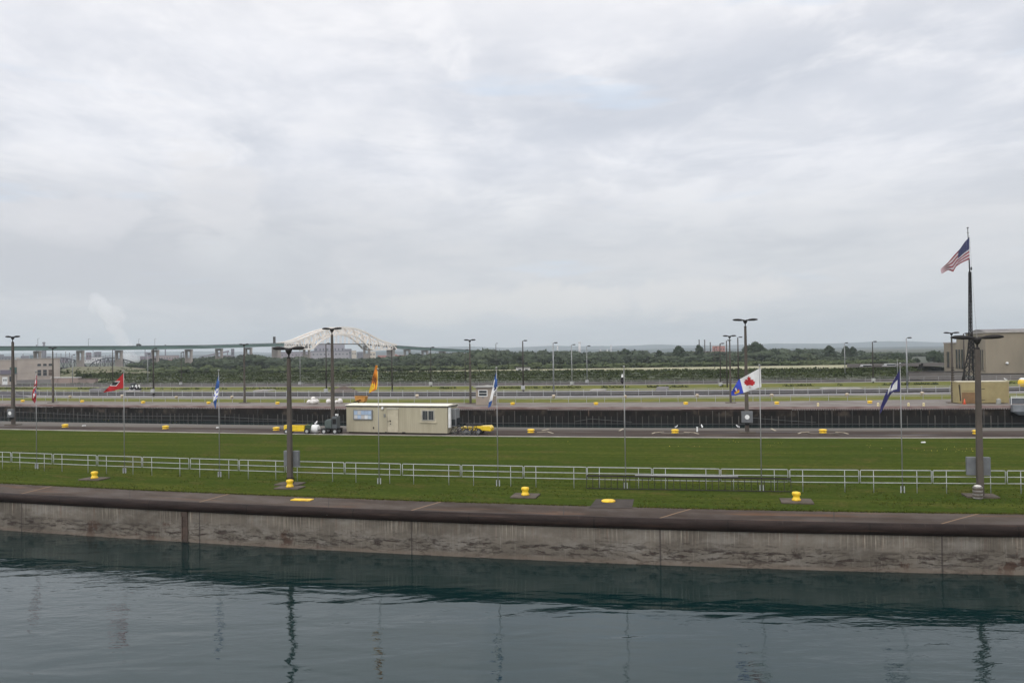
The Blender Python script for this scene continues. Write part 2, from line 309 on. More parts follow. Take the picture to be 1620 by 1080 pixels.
M_yellow = mat('yellow_paint', (0.7920, 0.5262, 0.0200), 0.5, (0.5148, 0.2732, 0.0200), 5, lo=.45, hi=.72)
M_yellow2 = mat('machine_yellow', (0.7820, 0.5405, 0.0150), 0.4, (0.5750, 0.3795, 0.0100), 3, coat=0.3)
M_orange = mat('machine_orange', (0.50, 0.23, 0.03), 0.5, (0.38, 0.17, 0.03), 2)
M_black = mat('black_metal', (0.012, 0.011, 0.012), 0.6, (0.02, 0.018, 0.018), 3, spec=.15)
M_rubber = mat('rubber', (0.02, 0.02, 0.02), 0.85)
M_hub = mat('wheel_hub', (0.5, 0.5, 0.5), 0.4, metal=0.3)
M_van = mat('van_paint', (0.42, 0.42, 0.41), 0.5, (0.30, 0.30, 0.30), 1)
M_bag = mat('white_bag', (0.7440, 0.7200, 0.6840), 0.7, (0.4800, 0.4440, 0.3960), 2.5, bump=0.8)
M_gull = mat('gull_white', (0.78, 0.78, 0.76), 0.8)
M_gullgrey = mat('gull_grey', (0.30, 0.31, 0.33), 0.8)
M_trail = mat('trailer_siding', (0.3886, 0.3493, 0.2512), 0.65, (0.3296, 0.2952, 0.2071), 0.7, 5, stretch=(3, 3, .3))
M_trim = mat('dark_trim', (0.03, 0.025, 0.03), 0.6)
M_roofw = mat('trailer_roof', (0.7862, 0.7459, 0.6250), 0.6, (0.6653, 0.6250, 0.5040), 0.8)
M_glass = mat('dark_glass', (0.025, 0.028, 0.032), 0.12, (0.04, 0.045, 0.05), 2)
M_grey = mat('grey_steel', (0.17, 0.175, 0.18), 0.5, (0.16, 0.165, 0.17), 2)
M_booth = mat('booth_wall', (0.2970, 0.2426, 0.1930), 0.75, (0.2376, 0.1980, 0.1584), 1)
M_boothroof = mat('booth_roof', (0.30, 0.29, 0.26), 0.7)
M_cream = mat('cream_container', (0.3182, 0.2612, 0.1214), 0.6, (0.2629, 0.2116, 0.0976), 0.8)
M_ply = mat('plywood', (0.20, 0.115, 0.050), 0.8, (0.14, 0.08, 0.035), 1.5)
M_cone = mat('cone_orange', (0.65, 0.09, 0.03), 0.5)
M_dirt = mat('dirt', (0.105, 0.075, 0.055), 0.95, (0.06, 0.045, 0.035), 1.5, bump=0.8)
M_land = mat('land', (0.030, 0.038, 0.024), 0.95, (0.050, 0.056, 0.034), 0.01, 6)
M_sand = mat('sand', (0.33, 0.30, 0.20), 0.95, (0.20, 0.20, 0.10), 0.08, 6)
M_hill = mat('hill_forest', (0.032, 0.046, 0.052), 0.95, (0.050, 0.066, 0.070), 0.0035, 8)  # some blue of the distant haze is put into the forest colour
def leafmat(name, a, b, sc=0.12):
    return mat(name, a, 0.9, b, sc, 4, island=0.25, spec=0.05)
M_leafA = leafmat('wood_leaf', (0.0340, 0.0450, 0.0285), (0.0578, 0.0702, 0.0418), 0.05)
M_leafB = leafmat('hedge_leaf', (0.0212, 0.0314, 0.0095), (0.0461, 0.0566, 0.0179), 0.10)
M_leafC = leafmat('tree_leaf', (0.0272, 0.0396, 0.0228), (0.0442, 0.0576, 0.0323), 0.15)
M_bark = mat('bark', (0.08, 0.065, 0.05), 0.9)
M_green = mat('bridge_green', (0.105, 0.180, 0.155), 0.6, (0.085, 0.145, 0.125), 0.05)
M_greendk = mat('bridge_rail', (0.065, 0.115, 0.105), 0.6)
M_bpier = mat('bridge_pier', (0.3465, 0.2992, 0.2625), 0.85, (0.2625, 0.2258, 0.1995), 0.15)
M_arch = mat('bridge_arch_paint', (0.92, 0.86, 0.78), 0.6, (0.84, 0.76, 0.68), 0.1)
M_railbr = mat('rail_bridge_steel', (0.035, 0.035, 0.045), 0.7)
M_stone = mat('limestone', (0.3864, 0.3332, 0.2898), 0.85, (0.2995, 0.2560, 0.2222), 0.25, 6)
M_stone2 = mat('powerhouse_concrete', (0.2702, 0.2262, 0.1624), 0.85, (0.1673, 0.1414, 0.1018), 0.10, 6, stretch=(1, 1, .35))
M_stonecap = mat('stone_cap', (0.40, 0.37, 0.34), 0.8)
M_greenroof = mat('green_copper', (0.05, 0.10, 0.085), 0.7)
M_mill = mat('mill_grey', (0.105, 0.095, 0.12), 0.8, (0.20, 0.18, 0.20), 0.02)
M_mill2 = mat('mill_purple', (0.17, 0.105, 0.125), 0.8, (0.16, 0.11, 0.13), 0.02)
M_millw = mat('mill_white', (0.60, 0.58, 0.57), 0.8, (0.45, 0.43, 0.43), 0.02)
M_millr = mat('mill_red', (0.38, 0.15, 0.12), 0.8, (0.28, 0.11, 0.09), 0.02)
M_millb = mat('mill_beige', (0.52, 0.45, 0.36), 0.8, (0.42, 0.36, 0.29), 0.02)
M_ladder = mat('ladder_steel', (0.034, 0.030, 0.027), 0.7, spec=.15)
M_alu = mat('aluminium', (0.52, 0.52, 0.50), 0.35, metal=0.5)

# ---------------- mesh builder ----------------
class MB:
    def __init__(s): s.v = []; s.f = []; s.mi = []; s.uv = {}
    def add(s, vs, fs, mi=0):
        o = len(s.v); s.v += [tuple(v) for v in vs]
        for f in fs: s.f.append(tuple(i + o for i in f)); s.mi.append(mi)
    def box(s, c, d, rz=0.0, mi=0, ry=0.0, rx=0.0):
        M = Matrix.Rotation(rz, 3, 'Z') @ Matrix.Rotation(ry, 3, 'Y') @ Matrix.Rotation(rx, 3, 'X'); c = Vector(c)
        vs = [c + M @ Vector((x * d[0] / 2, y * d[1] / 2, z * d[2] / 2)) for z in (-1, 1) for y in (-1, 1) for x in (-1, 1)]
        s.add(vs, [(0, 2, 3, 1), (4, 5, 7, 6), (0, 1, 5, 4), (2, 6, 7, 3), (0, 4, 6, 2), (1, 3, 7, 5)], mi)
    def bar(s, a, b, w, h=None, mi=0):
        a, b = Vector(a), Vector(b); h = h or w; d = (b - a)
        if d.length < 1e-6: return
        z = d.normalized(); x = z.cross(Zw)
        if x.length < 1e-3: x = Xw.copy()
        x.normalize(); y = z.cross(x)
        vs = [p + x * (sx * w / 2) + y * (sy * h / 2) for p in (a, b) for sx, sy in ((-1, -1), (1, -1), (1, 1), (-1, 1))]
        s.add(vs, [(0, 1, 2, 3), (7, 6, 5, 4), (0, 4, 5, 1), (1, 5, 6, 2), (2, 6, 7, 3), (3, 7, 4, 0)], mi)
    def tube(s, pts, r, n=8, mi=0, cap=True):
        pts = [Vector(p) for p in pts]; rs = r if isinstance(r, (list, tuple)) else [r] * len(pts)
        o = len(s.v); ref = None
        for i, p in enumerate(pts):
            t = (pts[min(i + 1, len(pts) - 1)] - pts[max(i - 1, 0)]).normalized()
            x = t.cross(Zw) if abs(t.z) < .95 else t.cross(Xw)
            x.normalize(); y = t.cross(x)
            for j in range(n):
                a = 2 * math.pi * j / n; s.v.append(tuple(p + x * math.cos(a) * rs[i] + y * math.sin(a) * rs[i]))
        for i in range(len(pts) - 1):
            for j in range(n):
                a = o + i * n + j; b = o + i * n + (j + 1) % n
                s.f.append((a, b, b + n, a + n)); s.mi.append(mi)
        if cap:
            s.f.append(tuple(o + j for j in reversed(range(n)))); s.mi.append(mi)
            s.f.append(tuple(o + (len(pts) - 1) * n + j for j in range(n))); s.mi.append(mi)
    def lathe(s, prof, n=16, c=(0, 0, 0), mi=0, sx=1, sy=1):
        o = len(s.v); c = Vector(c)
        for r, z in prof:
            for j in range(n):
                a = 2 * math.pi * j / n; s.v.append((c.x + r * math.cos(a) * sx, c.y + r * math.sin(a) * sy, c.z + z))
        for i in range(len(prof) - 1):
            for j in range(n):
                a = o + i * n + j; b = o + i * n + (j + 1) % n; s.f.append((a, b, b + n, a + n)); s.mi.append(mi)
        s.f.append(tuple(o + j for j in reversed(range(n)))); s.mi.append(mi)
        s.f.append(tuple(o + (len(prof) - 1) * n + j for j in range(n))); s.mi.append(mi)
    def ell(s, c, r, n=12, m=8, rz=0.0, mi=0, jit=0.0):
        o = len(s.v); c = Vector(c); M = Matrix.Rotation(rz, 3, 'Z')
        for i in range(1, m):
            t = math.pi * i / m
            for j in range(n):
                a = 2 * math.pi * j / n; q = 1 + random.uniform(-jit, jit)
                s.v.append(tuple(c + M @ Vector((r[0] * math.sin(t) * math.cos(a), r[1] * math.sin(t) * math.sin(a), r[2] * math.cos(t))) * q))
        for i in range(m - 2):
            for j in range(n):
                a = o + i * n + j; b = o + i * n + (j + 1) % n; s.f.append((a, a + n, b + n, b)); s.mi.append(mi)
        s.f.append(tuple(o + j for j in range(n))); s.mi.append(mi)
        s.f.append(tuple(o + (m - 2) * n + j for j in reversed(range(n)))); s.mi.append(mi)
    def build(s, name, mats, parent=None, smooth=False, uvs=None):
        me = bpy.data.meshes.new(name); me.from_pydata(s.v, [], s.f)
        if not isinstance(mats, (list, tuple)): mats = [mats]
        for m in mats: me.materials.append(m)
        if len(mats) > 1: me.polygons.foreach_set('material_index', s.mi)
        if smooth: me.polygons.foreach_set('use_smooth', [True] * len(me.polygons))
        if uvs is not None:
            l = me.uv_layers.new(name='UVMap'); arr = []
            for lp in me.loops: arr += list(uvs[lp.vertex_index])
            l.data.foreach_set('uv', arr)
        me.update()
        o = bpy.data.objects.new(name, me); COL.objects.link(o)
        if parent is not None: o.parent = parent
        return o
def tag(o, label=None, cat=None, group=None, kind=None):
    if label: o['label'] = label
    if cat: o['category'] = cat
    if group: o['group'] = group
    if kind: o['kind'] = kind
    return o
def thing(name, label, cat, loc=(0, 0, 0), rz=0.0, group=None):
    o = bpy.data.objects.new(name, None); COL.objects.link(o); o.empty_display_size = 0.3
    o.location = loc; o.rotation_euler = (0, 0, rz); return tag(o, label, cat, group)
def bevel(o, w=0.01, seg=2):
    b = o.modifiers.new('bevel', 'BEVEL'); b.width = w; b.segments = seg; b.limit_method = 'ANGLE'; return o

# ---------------- lines of the locks (photo pixels on the ground plane) ----------------
COLS = np.array(list(range(-240, 1900, 60)), float)
def fit(pts, deg=3): 
    xs = [p[0] for p in pts]; ys = [p[1] for p in pts]; return np.polyfit(np.array(xs) / 1000.0, ys, min(deg, len(pts) - 1))
def line(pts, z=0.0, deg=2, ext=260.0, shift=0.0):
    c = fit(pts, deg); P = [G(x, float(np.polyval(c, x / 1000.0)), z) for x in COLS]
    P = [Vector((p.x, p.y, z)) for p in P]
    a = (P[0] - P[1]).normalized(); b = (P[-1] - P[-2]).normalized()
    P = [P[0] + a * ext] + P + [P[-1] + b * ext]
    if shift:
        Q = []
        for i, p in enumerate(P):
            t = (P[min(i + 1, len(P) - 1)] - P[max(i - 1, 0)]).normalized(); Q.append(p + Vector((-t.y, t.x, 0)) * shift)
        P = Q
    return P
def arc(P):
    s = [0.0]
    for i in range(1, len(P)): s.append(s[-1] + (P[i] - P[i - 1]).length)
    m = len(P) // 2; return [q - s[m] for q in s]
def strip(name, Pa, Pb, m, parent=None, n=1, uvz=False):
    """sheet between two polylines; uv = metres along / across (or height)"""
    b = MB(); sa = arc(Pa); uvs = []
    for i in range(len(Pa)):
        for j in range(n + 1):
            t = j / n; p = Pa[i].lerp(Pb[i], t); b.v.append(tuple(p))
            uvs.append((sa[i], p.z if uvz else (Pb[i] - Pa[i]).length * t))
    for i in range(len(Pa) - 1):
        for j in range(n):
            a = i * (n + 1) + j; b.f.append((a, a + n + 1, a + n + 2, a + 1)); b.mi.append(0)
    return b.build(name, m, parent, uvs=uvs)
def drop(P, z): return [Vector((p.x, p.y, z)) for p in P]
WZ = -2.2
l_face = line([(0, 779), (405, 797.5), (810, 812), (1215, 823.5), (1620, 829.5)], -0.02)
l_lawn0 = line([(0, 764.5), (405, 781.5), (810, 797), (1215, 807), (1620, 812.5)])
l_lawn1 = line([(0, 679), (405, 686), (810, 691), (1215, 692.5), (1620, 693)])
l_walk = line([(0, 666.5), (200, 668.5), (400, 671.3), (830, 676.2), (1030, 676.8), (1430, 676.4), (1620, 676)])
l_poe = line([(0, 639), (200, 640), (400, 641.8), (830, 643.2), (1030, 643.5), (1230, 643), (1430, 641.8), (1620, 641)])
l_p2a = line([(0, 633.5), (400, 636), (830, 636.7), (1030, 636), (1230, 634.5), (1430, 632), (1620, 629.5)])
l_p2b = line([(0, 628.5), (400, 629.5), (830, 630), (1230, 627.3), (1430, 624.5), (1620, 621.5)])
l_dav0 = line([(0, 624.5), (400, 626), (830, 626.2), (1230, 623.5), (1430, 621), (1620, 618)])
l_dav1 = line([(0, 619.6), (400, 620.4), (830, 620.3), (1230, 618.0), (1430, 615.6), (1620, 612.6)])
l_p3g = line([(0, 618.3), (400, 619), (830, 618.2), (1230, 615.2), (1430, 613), (1620, 610.2)])
l_p3h = line([(0, 612), (400, 611.5), (830, 610.4), (1230, 606.3), (1430, 604), (1620, 601)])
l_sab0 = line([(0, 610.8), (400, 610.2), (830, 609), (1230, 605), (1430, 602.8), (1620, 599.8)])
l_sab1 = line([(0, 607.6), (400, 606.8), (830, 604.8), (1230, 601.5), (1430, 599), (1620, 596)])
LD = (l_lawn1[22] - l_lawn1[14]).normalized(); LA = math.atan2(LD.y, LD.x); LN = Vector((-LD.y, LD.x, 0))

# water sheet
low = strip('lock_water', drop(l_walk, -2.46), drop(l_poe, -2.46), M_water); tag(low, kind='structure')
tag(strip('lock_water', drop([p - LN * 27 for p in l_face], WZ), drop(l_face, WZ), M_water, None), kind='structure')
tag(strip('lock_water', drop(l_dav0, WZ), drop(l_dav1, WZ), M_water, None), kind='structure')
tag(strip('lock_water', drop(l_sab0, WZ), drop(l_sab1, WZ), M_water, None), kind='structure')
# near side quay under the viewing place (out of frame)
b = MB(); q0, q1 = l_face[0] - LN * 26.0, l_face[-1] - LN * 26.0
near = [p - LN * 25.5 for p in l_face]
b2 = [Vector((p.x, min(p.y - 120, -120), 0)) for p in near]
tag(strip('near_quay', b2, [p + Vector((0, 0, 0.02)) for p in near], M_conc), kind='structure')
strip_o = strip('near_quay_face', drop(near, 0.0), drop(near, -6), M_farwall); tag(strip_o, kind='structure')

# lock wall of the first pier
lw = thing('lock_wall', 'long stained grey concrete lock wall rising straight from the near water', 'lock wall')
strip('concrete_face', drop(l_face, -5.0), drop(l_face, -0.05), M_wall, lw, 1, uvz=True)
strip('apron', l_face, l_lawn0, M_apron, lw, 2)
# rounded steel bumper
def bumper(P, r, name, m, parent, zc):
    b = MB(); uvs = []; s = arc(P); n = 12
    for i, p in enumerate(P):
        t = (P[min(i + 1, len(P) - 1)] - P[max(i - 1, 0)]).normalized(); o = Vector((t.y, -t.x, 0))
        for j in range(n + 1):
            a = math.pi / 2 + 0.10 - (math.pi + 0.1) * j / n
            b.v.append(tuple(p + o * (math.cos(a) * r * 0.75 + 0.02) + Vector((0, 0, zc - p.z + math.sin(a) * r)))); uvs.append((s[i], r * a))
    for i in range(len(P) - 1):
        for j in range(n):
            a = i * (n + 1) + j; b.f.append((a, a + 1, a + n + 2, a + n + 1)); b.mi.append(0)
    return b.build(name, m, parent, smooth=True, uvs=uvs)
bumper(l_face, 0.27, 'bumper', M_bump, lw, -0.285)
# ladder recess: dark vertical niche and concrete patch
def wallpt(px, z):
    best = None
    for i in range(len(l_face) - 1):
        a, c = l_face[i], l_face[i + 1]; d = ray(px, 850); 
        # intersection of vertical plane of ray with segment
        n = Vector((d.y, -d.x)); va, vc = n.dot(a.xy), n.dot(c.xy)
        if va * vc <= 0:
            t = va / (va - vc); p = a.lerp(c, t); return Vector((p.x, p.y, z)), (c - a).normalized()
    return None
p, t = wallpt(293, -1.4); ra = math.atan2(t.y, t.x)
b = MB()
b.box((0, -0.03, 0.72), (0.40, 0.06, 0.3)); 
for sx in (-0.17, 0.17): b.box((sx, -0.035, -0.1), (0.06, 0.05, 1.9))
b.box((0, 0.0, -0.1), (0.30, 0.03, 1.9))
for i in range(7): b.bar((-0.16, -0.06, -0.95 + i * 0.27), (0.16, -0.06, -0.95 + i * 0.27), 0.03)
o = b.build('recess_ladder', mat('recess_rust', (0.050, 0.036, 0.028), 0.9, (0.09, 0.06, 0.045), 1.5), None); o.location = p; o.rotation_euler = (0, 0, ra)
tag(o, 'narrow dark rusted ladder recess running down the near lock wall', 'ladder')

tag(strip('lawn', l_lawn0, l_lawn1, M_lawn, None, 8), kind='structure')
def tufts(name, n, y0, y1, sz, m, label, dens=None):
    b = MB(); rr = random.Random(4)
    for _ in range(n):
        x = rr.uniform(-60, 1690); f = rr.random(); ya = float(np.polyval(fit(L0P, 2), x / 1000.)); y = ya + y0 + (y1 - y0) * f
        if 928 < x < 1008 and y > 787: continue
        g = G(x, y)
        if dens and noise.noise((g.x * .22, g.y * .22, 3)) + .4 * noise.noise((g.x * .9, g.y * .9, 5)) < dens: continue
        a = rr.uniform(0, 6.28); h = sz * rr.uniform(.5, 1.3); w = sz * rr.uniform(.5, 1.1); u = Vector((math.cos(a), math.sin(a), 0)) * w; t = Vector((rr.uniform(-1, 1), rr.uniform(-1, 1), 0)) * h * .5 + Vector((0, 0, h))
        b.add([g - u, g + u, g + t], [(0, 1, 2)])
    tag(b.build(name, m), label, kind='stuff')
L0P = [(0, 764.5), (405, 781.5), (810, 797), (1215, 807), (1620, 812.5)]
M_tuft = mat('grass_blade', (0.0396, 0.0576, 0.0092), .95, (0.0729, 0.0738, 0.0184), .5, 4, island=.4, spec=0)
tufts('grass', 15000, .3, -62, .05, M_tuft, 'short ragged grass blades over the near part of the lawn', -.05)
tufts('edge_grass', 6000, .7, -1.0, .05, M_tuft, 'ragged grass edge creeping over the wall apron')
tufts('dandelion', 620, -97, -110, .05, mat('dandelion_yellow', (.33, .30, .03), .9), 'scattered yellow dandelions on the far part of the lawn', .18)
l_k1 = [p + LN * 0.35 for p in l_lawn1]
kb = [p + Vector((0, 0, 0.05)) for p in l_lawn1]; kc = [p + Vector((0, 0, 0.05)) for p in l_k1]
tag(strip('kerb', kb, kc, M_kerb), kind='structure'); tag(strip('kerb_front', l_lawn1, kb, M_kerb), kind='structure')
tag(strip('kerb_back', kc, l_k1, M_kerb), kind='structure')
tag(strip('walkway', l_k1, l_walk, M_walk, None, 2), kind='structure')
pw = thing('lock_wall', 'hidden concrete wall face under the far edge of the walkway', 'lock wall')
strip('concrete_face', l_walk, drop(l_walk, -6), M_farwall, pw)
# big lock far wall
pz = thing('sheet_pile_wall', 'tall dark rusty sheet pile wall on the far side of the wide lock', 'lock wall')
strip('pile_face', drop(l_poe, -6), drop(l_poe, -0.28), M_pile, pz, 1, uvz=True)
capf = [p - LN * 0.16 for p in l_poe]
strip('steel_cap', drop(capf, -0.34), drop(capf, 0.0), M_rustcap, pz)
strip('cap_top', capf, l_poe, M_rustcap, pz); strip('cap_soffit', drop(l_poe, -0.34), drop(capf, -0.34), M_rustcap, pz)
b = MB()
def along(P, step, s0=None, s1=None):
    s = arc(P); q = s[0] if s0 is None else s0; e = s[-1] if s1 is None else s1; i = 0
    while q < e and q < s[-1] - 1e-6:
        while i < len(s) - 2 and s[i + 1] < q: i += 1
        if q >= s[i]:
            f = (q - s[i]) / (s[i + 1] - s[i]); yield P[i].lerp(P[i + 1], f), (P[i + 1] - P[i]).normalized(), q
        q += step
for p, t, q in along(l_poe, 0.85, -95, 95):
    if random.random() < 0.93:
        h = random.choice((1.15, 1.2, 1.25, 1.9)) if random.random() < .93 else 1.7
        a = math.atan2(t.y, t.x)
        b.box((p.x + t.y * 0.08, p.y - t.x * 0.08, -2.46 + h / 2), (random.uniform(.07, .12), 0.14, h), a)
b.build('fender_rib', M_rib, pz)
b = MB()
for p, t, q in along(capf, 0.30, -95, 95):
    if noise.noise((q * 0.06, 3.3, 0)) > -0.12: b.box((p.x + t.y * 0.03, p.y - t.x * 0.03, -0.41), (0.11, 0.05, 0.09), math.atan2(t.y, t.x))
b.build('bolt_row', mat('pale_bolt', (0.42, 0.38, 0.36), 0.7), pz)
b = MB()
for z, o_ in ((-2.30, 0.20),):
    P2 = [Vector((p.x, p.y, z)) - LN * o_ for p in l_poe]
    for i in range(len(P2) - 1): b.bar(P2[i], P2[i + 1], 0.06, 0.07)
b.build('waterline_waler', mat('waler', (0.07, 0.07, 0.07), 0.7), pz)
# sagging mooring lines in the lock
def cable(name, pts, r, m, label, cat):
    b = MB(); b.tube(pts, r, 5); tag(b.build(name, m, None), label, cat)
def wp(px, z, off=0.5):
    for i in range(len(l_poe) - 1):
        d = ray(px, 660); n = Vector((d.y, -d.x)); a, c_ = l_poe[i], l_poe[i + 1]
        va, vc = n.dot(a.xy), n.dot(c_.xy)
        if va * vc <= 0:
            p = a.lerp(c_, va / (va - vc)); return Vector((p.x, p.y, z)) - LN * off
M_cable = mat('boom_cable', (0.11, 0.11, 0.11), 0.7)
cable('boom_cable', [wp(10, -1.25), wp(80, -1.45), wp(160, -1.75), wp(240, -1.72), wp(340, -1.62), wp(400, -1.9), wp(470, -2.1)], 0.03, M_cable, 'thin sagging cable strung along the dark sheet pile wall at the left', 'cable')
cable('boom_cable', [wp(910, -2.0), wp(935, -1.62), wp(970, -1.85), wp(1000, -2.05)], 0.025, M_cable, 'thin cable looping low over the dark lock wall left of the white furled flag', 'cable')
cable('boom_cable', [wp(1190, -1.45), wp(1240, -1.8), wp(1290, -2.05)], 0.025, M_cable, 'thin cable slanting down the dark lock wall right of the round dial box', 'cable')

# second pier
tag(strip('second_pier_apron', l_poe, l_p2a, M_conc), kind='structure')
tag(strip('second_pier_grass', l_p2a, l_p2b, M_grass), kind='structure')
tag(strip('second_pier_path', l_p2b, l_dav0, M_conc2), kind='structure')
d1 = thing('lock_wall', 'dark wall face of the narrow lock chamber behind the white fences', 'lock wall')
strip('chamber_face', drop(l_dav1, -6), l_dav1, M_farwall, d1); strip('chamber_near_face', l_dav0, drop(l_dav0, -6), M_farwall, d1)
tag(strip('third_pier_path', l_dav1, l_p3g, M_conc2), kind='structure')
# raised grassy berm on third pier
bm0 = l_p3g; bm1 = [p.lerp(q, 0.25) + Vector((0, 0, 0.25)) for p, q in zip(l_p3g, l_p3h)]
tag(strip('third_pier_grass', bm0, bm1, M_grass), kind='structure')
tag(strip('third_pier_lawn', bm1, l_p3h, M_grass), kind='structure')
tag(strip('third_pier_edge', l_p3h, l_sab0, M_conc2), kind='structure')
d2 = thing('lock_wall', 'low brown grey wall of the farthest lock chamber below the hedge bank', 'lock wall')
strip('chamber_face', drop(l_sab1, -6), l_sab1, mat('brown_lock_wall', (0.13, 0.11, 0.10), 0.85, (0.07, 0.06, 0.055), 0.3), d2)
strip('chamber_near_face', l_sab0, drop(l_sab0, -6), M_farwall, d2)
# weeds: dark dashes along the berm edge
def leafquads(b, c, r, n, s, mi=0, flat=1.0):
    for _ in range(n):
        while True:
            v = Vector((random.uniform(-1, 1), random.uniform(-1, 1), random.uniform(-1, 1)))
            if v.length <= 1: break
        if random.random() < .6: v = v.normalized() * random.uniform(.75, 1.0)
        p = Vector(c) + Vector((v.x * r[0], v.y * r[1], v.z * r[2]))
        nrm = (Vector((v.x, v.y, v.z + .35)) + Vector((random.gauss(0, .5), random.gauss(0, .5), random.gauss(0, .5)))).normalized()
        x = nrm.orthogonal().normalized(); y = nrm.cross(x); q = s * random.uniform(.6, 1.4); a = random.uniform(0, 6.28)
        u, w = (x * math.cos(a) + y * math.sin(a)) * q, (y * math.cos(a) - x * math.sin(a)) * q * random.uniform(.6, 1)
        b.add([p - u, p - w * .8, p + u, p + w], [(0, 1, 2, 3)], mi)
b = MB()
for p, t, q in along(bm1, 0.45, -180, 180):
    if noise.noise((q * 0.16, 7.7, 0)) + noise.noise((q * .7, 1, 0)) * .5 > -0.02:
        leafquads(b, p + Vector((0, -0.3, 0.05)), (.6, .5, .38), 16, .18)
tag(b.build('weed', M_weed), 'ragged dark weeds in a broken row along the edge of the grassy pier', 'weeds', kind='stuff')
# land to the horizon
far_edge = [Vector((p.x * 55 if abs(p.x) > 1 else 0, 14000, 0)) for p in l_sab1]
b = MB(); n_ = len(l_sab1); lo = l_sab1
for i, p in enumerate(lo): b.v.append(tuple(p))
for i, p in enumerate(lo): b.v.append((-7800 + 15600 * i / (n_ - 1), 6200, 0))
for i in range(n_ - 1): b.f.append((i, i + 1, n_ + i + 1, n_ + i)); b.mi.append(0)
b.add([tuple(lo[0]), (-7800, lo[0].y, 0), (-7800, 6200, 0)], [(0, 1, 2)]); b.add([tuple(lo[-1]), (7800, lo[-1].y, 0), (7800, 6200, 0)], [(0, 2, 1)])
tag(b.build('ground', M_land), kind='structure')

# ---------------- near railing ----------------
base_pts = [(0, 741.5), (210, 751), (394, 757), (617, 765), (847, 770.5), (1060, 775), (1270, 777.5), (1451, 779.5), (1620, 781)]
cb = np.polyfit(np.array([p[0] for p in base_pts]) / 1000., [p[1] for p in base_pts], 3)
def RB(x): return G(x, float(np.polyval(cb, x / 1000.)))
panels = [(-50, 17), (19, 82.5), (85, 152.5), (155, 224), (226, 299), (301.5, 377), (379, 450.5), (453, 544.5), (546.5, 634), (637, 728.5), (731, 827.5), (829.5, 928), (929.5, 1031), (1033.5, 1138.5), (1141, 1247), (1250, 1359), (1361.5, 1474), (1476.5, 1591), (1594, 1710)]
where = ['cut by the left picture edge', 'around the red and white flag pole at far left', 'between the two leftmost flagpoles', 'behind the leftmost yellow bollard', 'just right of the red flag pole', 'crossed by the blue flag pole at left', 'just left of the first tall lamp post', 'beside the first tall lamp post', 'crossed by the orange flag pole', 'right of the orange flag pole', 'crossed by the blue and white flag pole', 'left of the end of the long black ladder', 'behind the left end of the long black ladder', 'behind the middle of the long black ladder', 'behind the right end of the long black ladder', 'behind the rightmost yellow bollard', 'crossed by the dark blue flag pole at right', 'behind the right tall lamp post', 'cut by the right picture edge']
for (x0, x1), w in zip(panels, where):
    a, c_ = RB(x0), RB(x1); d = c_ - a; Lp = d.length
    t = thing('railing_panel', 'white pipe railing panel ' + w, 'railing', a, math.atan2(d.y, d.x), 'white pipe railing panels on the lawn')
    b = MB(); r = 0.023
    loop = [(0, 0, .53), (0, 0, 1.17), (.03, 0, 1.2), (Lp - .03, 0, 1.2), (Lp, 0, 1.17), (Lp, 0, .53)]
    b.tube(loop, r, 6); b.tube([(0, 0, .53), (Lp, 0, .53)], r, 6); b.tube([(0, 0, .865), (Lp, 0, .865)], r, 6)
    b.build('frame', M_rail, t, smooth=True)
    for f in (0.19, 0.80):
        q = MB(); q.tube([(Lp * f, 0.03, -.05), (Lp * f, .03, 1.17)], 0.019, 6); q.build('post', M_rail, t, smooth=True)

# ---------------- long ladder against the railing ----------------
a, c_ = RB(929), RB(1251); off = -LN * 0.28
t = thing('long_ladder', 'long black steel ladder lying on its edge against the white railing', 'ladder', a + off, math.atan2((c_ - a).y, (c_ - a).x))
Lp = (c_ - a).length
b = MB(); b.bar((0, .0, .06), (Lp, 0, .06), .035, .045); b.build('lower_rail', M_ladder, t)
b = MB(); b.bar((0, .16, .74), (Lp, .16, .72), .05, .09); b.build('upper_rail', M_ladder, t)
n_ = 32
for i in range(n_ + 1):
    x = Lp * i / n_; b = MB(); b.tube([(x, 0, .06), (x, .16, .72)], .018, 5); b.build('rung', M_ladder, t)
o = MB(); x0 = Lp * (1008 - 929) / 322.; x1 = Lp * (1171 - 929) / 322.
o.tube([(x0, .16, .80), (x1, .17, .80)], .035, 8); o = o.build('metal_pole', M_alu, None, smooth=True)
o.location = t.location; o.rotation_euler = t.rotation_euler
tag(o, 'pale metal pole lying along the top of the long black ladder', 'pole')

